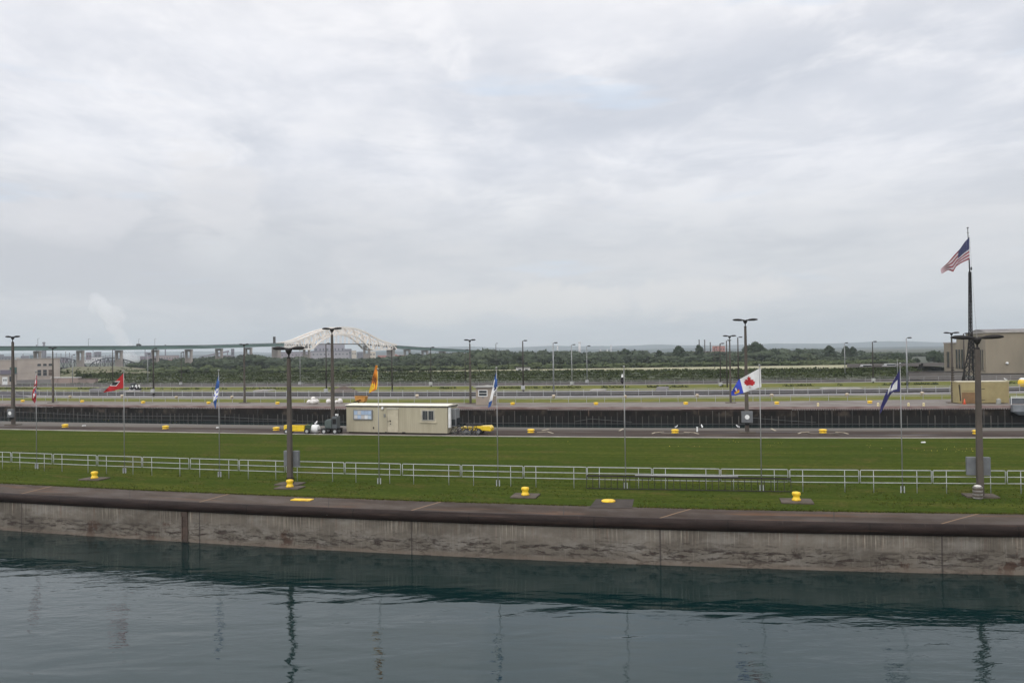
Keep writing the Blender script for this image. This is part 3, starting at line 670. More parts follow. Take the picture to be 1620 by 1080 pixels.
# ---------------- lamps ----------------
def double_lamp(px, ytop, ybase, label, half=1.05, w0=.36, w1=.22, box=None, slab=True, m=M_pole, group=None, band=False, armrz=None, rungs=False):
    g = G(px, ybase); D = g.y; H = (ybase - ytop) * D / F * (1.0 / ray(px, ybase).y)
    H = A(px, ytop, D).z
    t = thing('street_lamp', label, 'lamp post', g, LA if armrz is None else armrz, group or 'double headed lamp posts on the lock piers')
    hz = H - .12
    b = MB(); n = 4
    vs = []
    for z, w in ((0, w0), (hz * .97 - .35, w1)):
        for sx, sy in ((-1, -1), (1, -1), (1, 1), (-1, 1)): vs.append((sx * w / 2, sy * w / 2, z))
    b.add(vs, [(3, 2, 1, 0), (4, 5, 6, 7), (0, 1, 5, 4), (1, 2, 6, 5), (2, 3, 7, 6), (3, 0, 4, 7)])
    bevel(b.build('pole', m, t), .03)
    b = MB(); b.lathe([(w1 * .55, 0), (w1 * .62, .04), (w1 * .45, .08), (.05, .12), (.05, .30), (.09, .34)], 10, (0, 0, hz * .97 - .36)); b.build('collar', M_lamp, t, smooth=True)
    b = MB(); b.lathe([(.05, 0), (.12, .06), (.19, .22), (.22, .30), (.14, .36)], 12, (0, 0, hz - .36)); b.build('hub', M_lamp, t, smooth=True)
    for s in (-1, 1):
        b = MB(); prof = [(0.05, .10, .07), (.2, .10, .06), (.36, .12, .10), (.6, .13, .115), (.85, .12, .10), (1.0, .09, .06), (1.05, .03, .02)]
        o = 0; K = 10
        for i, (u, wy, hh) in enumerate(prof):
            x = s * u * half; z = hz - .02 + .07 * math.sin(min(u, 1) * 1.9) - .02
            for j in range(K):
                a = 2 * math.pi * j / K; b.v.append((x, math.cos(a) * wy, z + math.sin(a) * hh))
        for i in range(len(prof) - 1):
            for j in range(K):
                q = i * K + j; r_ = i * K + (j + 1) % K; b.f.append((q, r_, r_ + K, q + K)); b.mi.append(0)
        b.f.append(tuple(range(K))); b.mi.append(0); e = (len(prof) - 1) * K; b.f.append(tuple(range(e, e + K))); b.mi.append(0)
        b.build('lamp_head', M_lamp, t, smooth=True)
    if slab:
        b = MB(); b.box((0, 0, .04), (1.5, 1.1, .08)); b.build('base_slab', M_slab, t)
    if band:
        b = MB(); b.box((0, 0, .25), (w0 + .03, w0 + .03, .34)); b.build('dark_band', M_black, t)
    if box:
        (bw, bh, z0, dial, side) = box
        if side == 'front':
            b = MB(); b.box((0, -w0 / 2 - .16, z0 + bh / 2), (bw, .3, bh)); o = bevel(b.build('control_box', M_box, t), .02)
            if dial:
                q = MB(); q.tube([(0, -w0 / 2 - .31, z0 + bh / 2), (0, -w0 / 2 - .34, z0 + bh / 2)], .21, 20); q.build('dial', M_white, o)
            q = MB(); q.box((0, -w0 / 2 - .05, z0 - .12), (w0 * 1.1, .16, .26)); q.build('bracket', M_black, o)
        else:
            for s in (-1, 1):
                b = MB(); b.box((s * (bw / 4 + w0 / 4), .1 + w0 / 2, z0 + bh / 2), (bw / 2 - w0 / 4 + .05, .22, bh)); bevel(b.build('control_box', M_box, t), .02)
    if rungs:
        for i in range(14):
            b = MB(); b.box((0, -w0 / 2 - .03, .35 + i * .34), (w0 * 1.25, .08, .13)); b.build('band', M_poledark, t)
    return t
double_lamp(459, 548, 766, 'tall double headed lamp post with grey boxes behind the yellow bollard at left', 1.0, .30, .19, (.85, .95, 1.05, 0, 'back'), band=True)
double_lamp(1551, 530, 785, 'tallest nearest lamp post at right beside the banded coil stack', 1.2, .31, .22, (1.0, .95, 1.05, 0, 'back'), band=False)
double_lamp(21, 531, 672, 'lamp post with round dial box at the left picture edge', .98, .36, .22, (.75, .95, .95, 1, 'front'))
double_lamp(527, 518, 686, 'tall lamp post standing beside the grey generator left of the cabin', 1.0, .36, .20)
double_lamp(1182, 504, 684, 'tall lamp post with white round dial box behind the maple leaf flag', 1.08, .38, .21, (1.0, 1.05, .95, 1, 'front'))
double_lamp(84, 549, 637, 'small double headed lamp post on the far pier between two left flags', .85, .30, .16)
double_lamp(387, 543.5, 637, 'double headed lamp post on the far pier right of the blue flag', .85, .30, .16)
double_lamp(744.5, 536.5, 638, 'double headed lamp post beside the small tan guard booth', .88, .31, .17)
double_lamp(1156, 530, 637, 'double headed lamp post directly left of the maple leaf flag', .9, .31, .17)
double_lamp(1507.5, 525, 637, 'double headed lamp post with banded lower shaft left of the cream container', .95, .32, .17, rungs=True)

def single_lamp(px, ytop, ybase, label, m, w=.14, boxy=None, head=True, lean=0):
    g = G(px, ybase); D = g.y; H = A(px, ytop, D).z
    t = thing('light_pole', label, 'light pole', g, LA, 'thin single light poles on the far piers')
    b = MB(); b.tube([(0, 0, 0), (0, 0, H - .1)], [w * .62, w * .38], 8); b.build('pole', m, t, smooth=True)
    if head:
        b = MB(); b.tube([(0, 0, H - .25), (.12, 0, H - .05), (.45, 0, H)], .05, 6); b.ell((.55, 0, H - .02), (.38, .2, .13), 10, 6); b.build('lamp_head', M_lamp, t, smooth=True)
    if boxy:
        b = MB(); b.box((0, -.25, boxy), (.75, .35, .7)); bevel(b.build('control_box', mat('pale_box', (.36, .36, .35), .6), t), .02)
    return t
SL = [
 (115, 561, 607, 'short pale light pole in front of the low pinkish wall at left', M_polelight, .2, None),
 (178.5, 553, 612, 'dark light pole between the bridge piers left of the red flag', M_poledark, .22, None),
 (234, 560, 606, 'pale light pole just left of the brown one near the loader', M_polelight, .22, None),
 (243, 551, 627, 'brown light pole with a pale box right of the red flag', M_poledark, .3, 1.1),
 (287, 557, 610, 'dark light pole below the green bridge at left', M_poledark, .2, .6),
 (475, 552, 610, 'thin pale light pole right of the nearest left lamp post', M_polelight, .16, .6),
 (516.5, 543, 623, 'brown light pole just left of the generator lamp post', M_poledark, .26, .7),
 (555.5, 585, 608, 'short pole in front of the hedge left of the orange flag', M_poledark, .2, None),
 (620.5, 552, 619, 'dark light pole below the right end of the white arch', M_poledark, .26, None),
 (682, 549, 612, 'black light pole with a pale box right of the arch bridge', M_poledark, .2, .8),
 (736.5, 553, 606, 'thin dark light pole close behind the booth lamp post', M_poledark, .16, None),
 (828, 538.5, 619, 'dark light pole in front of the small white shed', M_poledark, .28, .8),
 (876, 542, 619, 'grey light pole with no box right of the small white shed', M_polelight, .26, None),
 (905, 545, 610, 'grey light pole with a pale box beside the tall white stack', M_polelight, .22, .6),
 (929, 547, 607, 'thinnest grey light pole right of the tall white stack', M_polelight, .18, .6),
 (1131, 549, 590, 'thin dark pole left of the pair beside the maple leaf flag', M_poledark, .18, None),
 (1140, 543, 612, 'dark pole with a pale box beside the red brick mill', M_poledark, .2, .6),
 (1150.5, 538, 614, 'black pole almost touching the double headed lamp by the maple leaf flag', M_poledark, .24, None),
 (1168.5, 533, 612, 'dark single pole between the two double headed lamps near the maple leaf flag', M_poledark, .28, None),
 (1337, 542, 596, 'pale pole between the two round topped trees at right', M_polelight, .22, None),
 (1381.5, 540, 606, 'dark pole with a pale box left of the dark blue flag', M_poledark, .26, .7),
 (1435.5, 534, 616, 'tall grey pole right of the dark blue flag', M_polelight, .28, None),
 (1420, 567, 598, 'short pale pole just behind the top of the dark blue flag', M_polelight, .14, None),
 (1526, 527, 612, 'dark single pole close left of the lattice mast', M_poledark, .28, None),
 (785, 543, 585, 'thin dark mast above the trees right of the bridge end', M_poledark, .3, None)]
for a_ in SL: single_lamp(a_[0], a_[1], a_[2], a_[3], a_[4], a_[5], a_[6])

# ---------------- small flagpoles and flags ----------------
FP = [(58, 741, 'leftmost flagpole holding the red and white flag'), (197, 748, 'flagpole holding the red flag with black diamond'), (347.5, 754, 'flagpole holding the limp blue and white flag at left'),
      (600, 765, 'flagpole in front of the cabin holding the orange flag'), (788, 768.5, 'flagpole beside the booth holding the long blue and white flag'), (990, 773, 'flagpole holding the narrow black and white flag'),
      (1205, 777, 'flagpole holding the white flag with red maple leaf'), (1428, 779, 'rightmost lawn flagpole holding the dark blue stepped flag')]
POLE = {}
for px, py, lab in FP:
    g = G(px, py); t = thing('flagpole', 'thin grey ' + lab, 'flagpole', g, LA, 'thin flagpoles along the lawn railing')
    b = MB(); b.tube([(0, 0, .1), (0, 0, 6.8)], [.030, .020], 8); b.build('shaft', M_flagpole, t, smooth=True)
    b = MB(); b.ell((0, 0, 6.86), (.06, .06, .07), 10, 6); b.build('finial', M_flagpole, t, smooth=True)
    for s in (-1, 1):
        b = MB(); b.box((s * .085, 0, .16), (.04, .09, .36)); b.build('bracket', M_rail, t)
    POLE[px] = g
C = {}
def fm(name, col):
    if name not in C: C[name] = mat('flag_' + name, col, .85, tuple(x * .82 for x in col), 2.5)
    return C[name]
FC = {'red': (.42, .018, .022), 'dred': (.20, .015, .025), 'white': (.68, .68, .66), 'black': (.02, .018, .022), 'blue': (.03, .09, .28), 'dblue': (.025, .022, .11), 'royal': (.03, .06, .42),
      'orange': (.60, .19, .015), 'yellow': (.80, .48, .03), 'brown': (.16, .05, .012), 'navy': (.02, .025, .09)}
NAMES = list(FC)
CUR = [0, 0]
def polyl(P, t):
    n = len(P) - 1; s = [0]
    for i in range(n): s.append(s[-1] + math.hypot(P[i + 1][0] - P[i][0], P[i + 1][1] - P[i][1]))
    q = t * s[-1]
    for i in range(n):
        if q <= s[i + 1] + 1e-9:
            f = (q - s[i]) / max(s[i + 1] - s[i], 1e-9); return (P[i][0] + f * (P[i + 1][0] - P[i][0]), P[i][1] + f * (P[i + 1][1] - P[i][1]))
    return P[-1]
def flag(name, label, D, top, bot, colf, rip=.10, nu=70, nv=44, wav=2.2, cat='flag'):
    """cloth between its upper and lower edge; u runs from the pole to the fly, v from top to bottom; real folds in depth"""
    org = A(top[0][0], top[0][1], D); b = MB()
    for i in range(nu + 1):
        u = i / nu; t = polyl(top, u); q = polyl(bot, u)
        for j in range(nv + 1):
            v = j / nv; px = t[0] + (q[0] - t[0]) * v; py = t[1] + (q[1] - t[1]) * v
            dd = rip * math.sin(u * wav * 2 * math.pi + v * 1.6) * min(1, u * 4) - u * rip * 1.5
            b.v.append(tuple(A(px, py, D + dd) - org))
    used = []
    for i in range(nu):
        for j in range(nv):
            a = i * (nv + 1) + j; b.f.append((a, a + 1, a + nv + 2, a + nv + 1))
            uu, vv = (i + .5) / nu, (j + .5) / nv; t = polyl(top, uu); q = polyl(bot, uu); CUR[:] = [t[0] + (q[0] - t[0]) * vv, t[1] + (q[1] - t[1]) * vv]
            cn = colf(uu, vv)
            if cn not in used: used.append(cn)
            b.mi.append(used.index(cn))
    o = b.build(name, [fm(c_, FC[c_]) for c_ in used], None, smooth=True); o.location = org
    so_ = o.modifiers.new('cloth_thickness', 'SOLIDIFY'); so_.thickness = 0.006
    return tag(o, label, cat)
def inpoly(x, y, P):
    c_ = False; n = len(P)
    for i in range(n):
        x1, y1 = P[i]; x2, y2 = P[(i + 1) % n]
        if (y1 > y) != (y2 > y) and x < (x2 - x1) * (y - y1) / (y2 - y1) + x1: c_ = not c_
    return c_
h_ = [(0, -1), (.13, -.72), (.30, -.80), (.24, -.35), (.42, -.52), (.50, -.42), (.74, -.50), (.66, -.26), (.98, -.10), (.82, .02), (.90, .18), (.58, .30), (.54, .46), (.30, .42), (.05, .36), (.05, .80)]
LEAF = h_ + [(-x, y) for x, y in reversed(h_)]
d_ = POLE[1205].y
def c_maple(u, v):
    if u < .60:
        x = (CUR[0] - 1185.7 - (CUR[1] - 605) * .12) / 9.6; y = (CUR[1] - 605.1) / 10.9
        x, y = x * 1.0, y
        if inpoly(x, y, LEAF): return 'red'
        return 'white'
    x, y = (u - .80) / .11, (v - .55) / .32
    if abs(x + y * .2) < .22 and -1.0 < y < .2: return 'white'
    if abs(y - .15) < .16 and abs(x) < .8: return 'red'
    if .3 < y < .95 and abs(x) < .9 - y * .2: return 'yellow'
    return 'royal'
flag('maple_leaf_flag', 'white flag with a red maple leaf and blue fly end, streaming left', d_, [(1203.5, 581.5), (1186, 591), (1168.5, 600.5), (1164, 608), (1157, 620)], [(1204.5, 612), (1186, 618), (1170, 623.5), (1164, 625), (1157, 625.5)], c_maple, .09, 90, 60)
d_ = POLE[197].y
def c_diam(u, v):
    Q = [(173.8, 610.2), (180, 603), (190.2, 602.6), (184, 610.6)]; cx, cy = 182, 606.6; K = [(cx + (x - cx) * .80, cy + (y - cy) * .74) for x, y in Q]
    return 'black' if inpoly(CUR[0], CUR[1], K) else ('white' if inpoly(CUR[0], CUR[1], Q) else 'red')
flag('diamond_flag', 'red flag with a white edged black diamond, blowing left', d_, [(195.5, 590), (186, 600), (176, 608), (164, 619.5)], [(196, 613), (189, 615), (181, 617.5), (164.5, 620.5)], c_diam, .08, 60, 60)
d_ = POLE[58].y
def c_rw(u, v):
    if .12 < u < .30 and .5 < v < .8: return 'white'
    if .38 < u < .44 and v > .3: return 'white'
    n = noise.noise((u * 9, v * 3, 0))
    if .62 < u < .82 and .3 < v < .75 and n > -.25: return 'white'
    if .55 < u < .72 and v < .45: return 'dblue'
    return 'dred' if n < 0.05 else 'red'
flag('red_white_flag', 'limp red and white flag hanging close to the leftmost flagpole', d_, [(58.5, 593), (58.5, 606), (57.5, 618), (57, 630), (57, 633)], [(56.5, 596), (54, 610), (51, 622), (50.5, 632), (55, 638)], c_rw, .06, 70, 20)
d_ = POLE[347.5].y
flag('blue_white_flag', 'limp blue flag with a white middle band hanging at the left', d_, [(346.5, 592), (347, 604), (346.5, 616), (343.5, 630), (342, 640)], [(345.5, 593), (341.5, 608), (339, 622), (337, 634), (341, 647)], lambda u, v: 'blue' if u < .44 or u > .78 else ('royal' if noise.noise((u * 12, v * 4, 2)) > .22 else 'white'), .06, 60, 16)
d_ = POLE[600].y
def c_or(u, v):
    n = noise.noise((u * 3.0, v * 7, 5)) + .5 * noise.noise((u * 9, v * 14, 1))
    if v < .13 and u < .75: return 'yellow'
    if u > .62 and .35 < v and n > -.25: return 'yellow'
    return 'brown' if n < -.22 else 'orange'
flag('orange_flag', 'ragged orange and yellow flag hanging in folds above the cabin roof', d_, [(597, 577.5), (597.5, 595), (597.5, 607), (596, 616), (584.5, 621)], [(594, 578), (590.5, 592), (587.5, 605), (585, 615), (583.5, 622.5)], c_or, .07, 80, 40)
d_ = POLE[788].y
def c_bw(u, v):
    if u < .42: return 'blue' if v < .75 or u < .2 else 'white'
    if u > .84: return 'blue'
    if abs(u - .47) < .05 and .2 < v < .6: return 'dblue'
    return 'white'
flag('long_blue_white_flag', 'long narrow blue and white flag trailing down beside the booth', d_, [(786, 587), (786.5, 600), (787, 613.5), (781, 622), (778.5, 635), (776.5, 642)], [(784.5, 590), (781.5, 602), (779, 614), (776.5, 625), (773, 637), (772.5, 645)], c_bw, .06, 80, 24)
d_ = POLE[990].y
flag('black_white_flag', 'small narrow flag with white top and black body seen edge on', d_, [(985.5, 591), (986, 597), (987, 602), (985.5, 607)], [(983.6, 592), (982, 598), (981.5, 603), (984.5, 607.5)], lambda u, v: 'white' if u < .36 else 'black', .05, 40, 16)
d_ = POLE[1428].y
def c_step(u, v):
    if u < .05: return 'dblue'
    # first fold: white stepped emblem inside a blue border
    if u < .42:
        if .1 < u and .26 + (0.42 - u) * .3 < v < .84 - max(0, .2 - u): return 'white'
        return 'dblue'
    if u < .62 and v < .5: return 'white'
    if u < .62 and v > .82: return 'white'
    return 'dblue' if noise.noise((u * 20, v * 6, 0)) < .3 else 'white'
# the stepped flag is two hanging folds: one panel by the pole, one swinging down-left
flag('stepped_blue_flag', 'dark blue flag with white stepped emblem hanging down left of its pole', d_, [(1423.5, 583), (1416, 598), (1407, 613), (1401, 622), (1396, 635), (1393, 643)], [(1424, 619), (1412, 620), (1407.5, 626), (1403.5, 634), (1397, 646), (1392, 655)],
     lambda u, v: ('white' if ((.10 < u < .30 and .38 < v < .86) or (.30 <= u < .40 and .50 < v < .68) or (.42 < u < .56 and v < .45)) else ('navy' if noise.noise((u * 8, v * 5, 3)) > .25 else 'dblue')), .10, 80, 50, wav=2.6)

# ---------------- lattice mast and national flag ----------------
DT = 130.0
def mastpt(px, py): return A(px, py, DT)
base = Vector((mastpt(1537, 624).x, DT, 0)); t = thing('lattice_mast', 'tall dark steel lattice flag mast rising behind the cream container', 'flag mast', base)
prof = [(626, 24), (601, 18.5), (588, 15), (575.6, 11.5), (565, 9), (555, 7.0), (543, 5.2), (529, 3.9), (505, 3.6), (480, 3.4), (455, 2.9), (430, 2.3)]
lv = []
for y, w in prof: lv.append((A(1536, y, DT).z, w * mpp(DT) / 2, A(1536.5 if y > 540 else 1535.5 - (540 - y) * .012, y, DT).x - base.x))
def corners(z):
    for i in range(len(lv) - 1):
        if lv[i][0] <= z <= lv[i + 1][0]:
            f = (z - lv[i][0]) / (lv[i + 1][0] - lv[i][0]); h = lv[i][1] + f * (lv[i + 1][1] - lv[i][1]); x = lv[i][2] + f * (lv[i + 1][2] - lv[i][2]); break
    else: z = max(z, 0); h = lv[0][1] if z < lv[1][0] else lv[-1][1]; x = lv[0][2] if z < lv[1][0] else lv[-1][2]
    return [Vector((x + sx * h, sy * h, z)) for sx, sy in ((-1, -1), (1, -1), (1, 1), (-1, 1))]
ztop = lv[-1][0]
zs = [0.0]
while zs[-1] < ztop: 
    c4 = corners(max(zs[-1], lv[0][0])); zs.append(min(ztop, zs[-1] + max(.55, (c4[1] - c4[0]).length * .95)))
    if ztop - zs[-1] < .01: break
for k4 in range(4):
    b = MB()
    for i in range(len(zs) - 1): b.bar(corners(max(zs[i], lv[0][0]))[k4] if zs[i] > 0 else corners(lv[0][0])[k4] * 1.0, corners(zs[i + 1])[k4], .15 if zs[i] < 8 else .10)
    b.build('leg', M_black, t)
b = MB()
for i in range(len(zs) - 1):
    c0 = corners(max(zs[i], lv[0][0])); c1 = corners(zs[i + 1])
    for q in range(4):
        w = .07 if zs[i] < 9 else .05
        b.bar(c0[q], c1[(q + 1) % 4], w); 
        if zs[i] < 9: b.bar(c0[(q + 1) % 4], c1[q], w)
        b.bar(c1[q], c1[(q + 1) % 4], w)
b.build('lattice', M_black, t)
xt = lv[-1][2]; ytp = A(1532, 362, DT); xe = A(1531, 364, DT).x - base.x
b = MB(); b.tube([(xt, 0, ztop - .5), (xe, 0, ytp.z)], [.11, .05], 8); b.build('top_pole', M_black, t)
b = MB(); b.lathe([(.05, 0), (.22, .06), (.05, .12)], 10, (xe, 0, A(1531, 369, DT).z)); b.ell((xe, 0, ytp.z + .15), (.17, .17, .14), 10, 6); b.build('finial', M_grey, t, smooth=True)
b = MB(); b.ell((A(1536, 425, DT).x - base.x, -.1, A(1536, 425, DT).z), (.12, .12, .3), 8, 6); b.build('pulley', M_black, t)
b = MB(); b.tube([A(1534, 372, DT + .2) - base, A(1538, 440, DT + .2) - base, A(1546, 540, DT + .2) - base], .02, 4); b.build('halyard', mat('halyard_rope', (.45, .45, .45), .8), t)
def c_us(u, v):
    if u < .40 and v < .54:
        fu, fv = (u / .40 * 6) % 1, (v / .54 * 5) % 1
        return 'backlit_white' if (abs(fu - .5) < .10 and abs(fv - .5) < .10) else 'navy'
    return 'dred' if int(v * (13 if u < .4 else 7)) % 2 == 0 else 'backlit_white'
FC['backlit_red'] = (.24, .015, .03); FC['backlit_white'] = (.50, .49, .50)  # cloth seen against the light: its shade is put into these two colours
flag('national_flag', 'red and white striped flag with starred blue canton at the mast top', DT - .3, [(1533.5, 375), (1526, 383), (1518.5, 394), (1509, 404), (1500, 415), (1488, 426)], [(1534, 410), (1522, 415.5), (1513, 421), (1508, 430), (1500, 427), (1489.5, 433)],
     lambda u, v: (lambda c_: 'backlit_red' if c_ == 'dred' else c_)(c_us(u, v)), .35, 110, 65, wav=2.4)

# ---------------- bollards ----------------
def bollard(px, py, label, s=1.0, group=None, pad=None, name='bollard', m=M_yellow, z=0, squat=False):
    g = G(px, py, z); t = thing(name, label, 'bollard', g, LA, group)
    pf = [(.38, .0), (.40, .05), (.36, .10), (.28, .13), (.28, .19), (.42, .24), (.43, .30), (.34, .38), (.14, .42)] if squat else [(.22, .0), (.22, .05), (.185, .09), (.16, .15), (.165, .20), (.205, .25), (.215, .32), (.19, .37), (.09, .39)]
    b = MB(); b.lathe([(r_ * s * (1 if squat else 1.0), z_ * s * (1 if squat else 1.12)) for r_, z_ in pf], 20, (0, 0, .08 if pad else 0)); b.build('cap', m, t, smooth=True)
    if pad:
        b = MB(); b.box((pad[2] if len(pad) > 2 else 0, 0, .04), (pad[0], pad[1], .08)); bevel(b.build('pad', M_slab, t), .02)
    return t
gp = 'yellow bollards on the near lawn'
bollard(149.5, 758, 'leftmost yellow bollard on the lawn on a broken concrete pad', 1.0, gp, (1.5, 1.1))
bollard(458.5, 772, 'yellow bollard on the lawn in front of the left tall lamp post', 1.0, gp, (1.5, 1.0))
bollard(831, 785, 'yellow bollard on the lawn just below the railing near the picture centre', 1.0, gp, (1.4, 1.3))
bollard(1260, 793.5, 'rightmost yellow bollard on the lawn on a square brown pad', 1.0, gp, (1.55, 1.25))
gp = 'squat yellow bollards along the walkway by the wide lock'
for px, py, w in ((103, 675.5, 'left of the red flag pole'), (262, 678, 'between the red flag and the limp blue flag'), (437, 680.5, 'beside the yellow tractor'), (840, 684, 'right of the booth flagpole'), (1068, 686, 'left of the dial box lamp post'), (1302, 686, 'right of the maple leaf flagpole'), (1545, 686, 'half hidden behind the nearest right lamp post')):
    bollard(px, py, 'squat yellow walkway bollard ' + w, .86, gp, (2.6, 1.3) if px in (1068, 1302) else None, squat=True)
gp = 'small yellow bollards along the far pier edge'
for px, py, w in ((36, 635.5, 'left of the leftmost flag'), (130, 636, 'left of the red flag pole'), (226.5, 637.5, 'right of the red flag pole'), (330, 638.5, 'left of the limp blue flag'), (439, 639, 'left of the nearest left lamp post'), (811, 640, 'right of the booth'), (943, 640, 'left of the narrow black and white flag'), (1085, 639.5, 'left of the maple leaf flag'), (1229, 639, 'right of the maple leaf flagpole'), (1376, 637.5, 'left of the dark blue flag')):
    bollard(px, py, 'small yellow far pier bollard ' + w, .85, gp, squat=True)
gp = 'small white marker lights on the far lock edge'
for px, w in ((1294, 'left of the dark blue flag'), (1389, 'under the tip of the dark blue flag'), (1437, 'just right of the dark blue flag pole'), (1461, 'farthest right of the row')):
    g = G(px, 642.2); b = MB(); b.box((0, 0, .14), (.22, .2, .28)); b.ell((0, 0, .32), (.15, .15, .13), 10, 6)
    o = b.build('marker_light', mat('marker_paint', (.72, .60, .34), .6), None); o.location = g - LN * .1; tag(o, 'small cream marker light on the lock edge ' + w, 'marker light', gp)
gp = 'small white posts on the grass between the far fences'
for px, py, w in ((111, 630, 'left of the red flag'), (193, 629, 'behind the red flag pole'), (279, 631, 'right of the brown pole'), (367, 631, 'right of the limp blue flag'), (660, 629, 'above the cabin roof'), (876, 630, 'in front of the plain grey pole'), (989, 630.5, 'behind the black and white flagpole'), (1103, 629, 'left of the maple leaf flag'), (1221, 628.5, 'right of the maple leaf flag'), (1340, 627.5, 'left of the dark blue flag'), (1459, 625.5, 'right of the dark blue flag')):
    g = G(px, py); b = MB(); b.lathe([(.22, 0), (.22, .3), (.3, .36), (.3, .52), (.12, .6)], 10); o = b.build('mooring_post', mat('pale_bollard', (.62, .50, .36), .7), None, smooth=True); o.location = g; tag(o, 'pale mooring post on the far pier ' + w, 'mooring post', gp)
# yellow plate, disc on dark pad
g = G(478, 790.5); b = MB(); b.box((0, 0, .02), (1.12, .50, .04)); o = b.build('yellow_plate', M_yellow, None); o.location = g; o.rotation_euler = (0, 0, LA); tag(o, 'flat yellow steel plate lying on the wall apron below the left bollard', 'plate')
pts = [G(943, 789.5), G(1003, 789.5), G(1000, 803.5), G(932, 803)]
b = MB(); b.add([p + Vector((0, 0, .012)) for p in reversed(pts)], [(0, 1, 2, 3)]); o = b.build('asphalt_pad', M_darkslab, None); tag(o, kind='structure')
g = G(962.5, 793); b = MB(); b.lathe([(.36, .012), (.36, .06), (.30, .09)], 24); o = b.build('yellow_disc', M_yellow, None); o.location = g; tag(o, 'round flat yellow cover on the dark pad by the lawn edge', 'cover')
# banded coil stack by right lamp
g = G(1547, 789); t = thing('hose_stack', 'stack of striped rings beside the foot of the nearest right lamp post', 'hose stack', g, LA)
M_band = mat('pale_band', (.24, .225, .20), .8, (.12, .11, .10), 6)
for i in range(7):
    b = MB(); b.lathe([(.21, 0), (.235, .02), (.235, .065), (.21, .085)], 18, (0, 0, .03 + i * .085)); b.build('ring', M_band if i % 2 == 0 else M_slab, t, smooth=False)
b = MB(); b.ell((0, 0, .66), (.18, .18, .05), 14, 6, jit=.12); b.build('top_cover', M_bag, t)

# painted curved hose guide lines beside walkway bollards
M_mark = mat('worn_paint', (.50, .43, .30), .8, (.3, .26, .2), 2)
for i, pp in enumerate(([(1032, 685.5), (1036, 683.8), (1050, 682.6)], [(1082, 683), (1098, 683.8), (1105, 686)], [(1263, 685.5), (1268, 683.5), (1280, 682.8)], [(1322, 683), (1335, 684), (1342, 686)], [(850, 683.5), (866, 682.5), (875, 685)], [(1220, 677.5), (1227, 681)], [(858, 680.5), (868, 678.5)], [(980, 681), (986, 678)])):
    b = MB()
    for a, c_ in zip(pp[:-1], pp[1:]):
        a, c_ = G(*a, .02), G(*c_, .02); b.bar(a, c_, .16, .02)
    tag(b.build('edge_marking', M_mark), kind='structure')

# ---------------- gulls ----------------
def gull(px, py, label, z=0.0, s=1.0, rz=0, D=None, zoff=0, dy=0, zset=None):
    g = G(px, py, z) if D is None else A(px, py, D)
    g = g + Vector((0, dy, zoff))
    if zset is not None: g.z = zset
    t = thing('gull', label, 'gull', g, rz, 'gulls standing on the lock walls')
    b = MB(); st = [(-.24, .13, .012), (-.17, .16, .05), (-.07, .20, .085), (.04, .25, .09), (.11, .31, .06), (.155, .36, .042), (.18, .40, .045), (.22, .40, .03), (.27, .385, .008)]
    b.tube([(x, 0, z_) for x, z_, r in st], [r for x, z_, r in st], 10)
    o = b.build('body', M_gull, t, smooth=True)
    for sy in (-1, 1):
        b = MB(); b.ell((-.06, sy * .075, .25), (.17, .02, .05), 10, 6); b.build('wing', M_gullgrey, t, smooth=True)
        b = MB(); b.tube([(.02, sy * .03, 0), (.01, sy * .03, .18)], .008, 5); b.build('leg', M_slab, t)
    t.scale = (s * .75,) * 3; return t
gull(500, 673.2, 'white gull standing on the lock edge behind the white tank', 0, 1.6, 1.3)
gull(1110.5, 677.6, 'white gull nearest the left of the dial box lamp post', 0, 1.25, 1.6)
gull(1167.5, 677.5, 'white gull just left of the dial box', 0, 1.1, 2.4)
gull(1070, 677.5, 'white gull above the walkway bollard left of the dial box', 0, 1.0, .5)
gull(1591, 604, 'white gull perched on the roof of the cream container', 0, 1.2, 2.6, D=G(1560, 639).y + 1.2, zset=A(1560, 603.6, G(1560, 639).y).z)
for px, py, w in ((1103, 682.5, 'white upright marker post on the walkway left of the dial box lamp'),):
    g = G(px, py); b = MB(); b.box((0, 0, .2), (.12, .12, .4)); b.box((0, 0, .42), (.16, .16, .05)); o = b.build('marker_post', M_white); o.location = g; tag(o, w, 'post')
for x, y, l in ((345, 677, 'pale scrap of litter on the walkway left of the blue flag pole'), (133, 674, 'pale scrap of litter on the walkway left of the red flag pole'), (1461, 700.5, 'white scrap of litter on the far side of the lawn at right')):
    g = G(x, y); b = MB(); b.ell((0, 0, .06), (.22, .14, .06), 8, 5, jit=.25); o = b.build('litter', M_white); o.location = g; tag(o, l, 'litter')

# ---------------- fences on the piers ----------------
def fence(P, step, H, rails, m, label, pr=.035, s0=-140, s1=140, skip=None):
    t = thing('pier_fence', label, 'fence')
    for p, d, q in along(P, step, s0, s1):
        b = MB(); b.tube([p, p + Vector((0, 0, H))], pr, 6); b.build('post', m, t)
    for z in rails:
        b = MB(); Q = [p + d * 0 + Vector((0, 0, z)) for p, d, q in along(P, 4.0, s0, s1)]; b.tube(Q, pr * .8, 5); b.build('rail', m, t)
M_frail = mat('far_fence', (0.3864, 0.3864, 0.3864), .6)
fence([p - LN * .3 for p in l_p2a], 2.7, 1.05, (1.02, .55), M_frail, 'nearer thin grey rail fence along the far pier edge', .03, -140, 122)
fence(l_dav0, 2.35, 1.1, (1.08, .72, .36), M_frail, 'white pipe fence with close posts guarding the narrow lock chamber', .045, -120, 115)
fence([p.lerp(q, .5) for p, q in zip(l_p3h, l_sab0)], 3.2, 1.05, (1.0, .5), mat('far_fence_grey', (.26, .25, .25), .7), 'farthest grey rail fence below the hedge bank', .05, -150, 165)

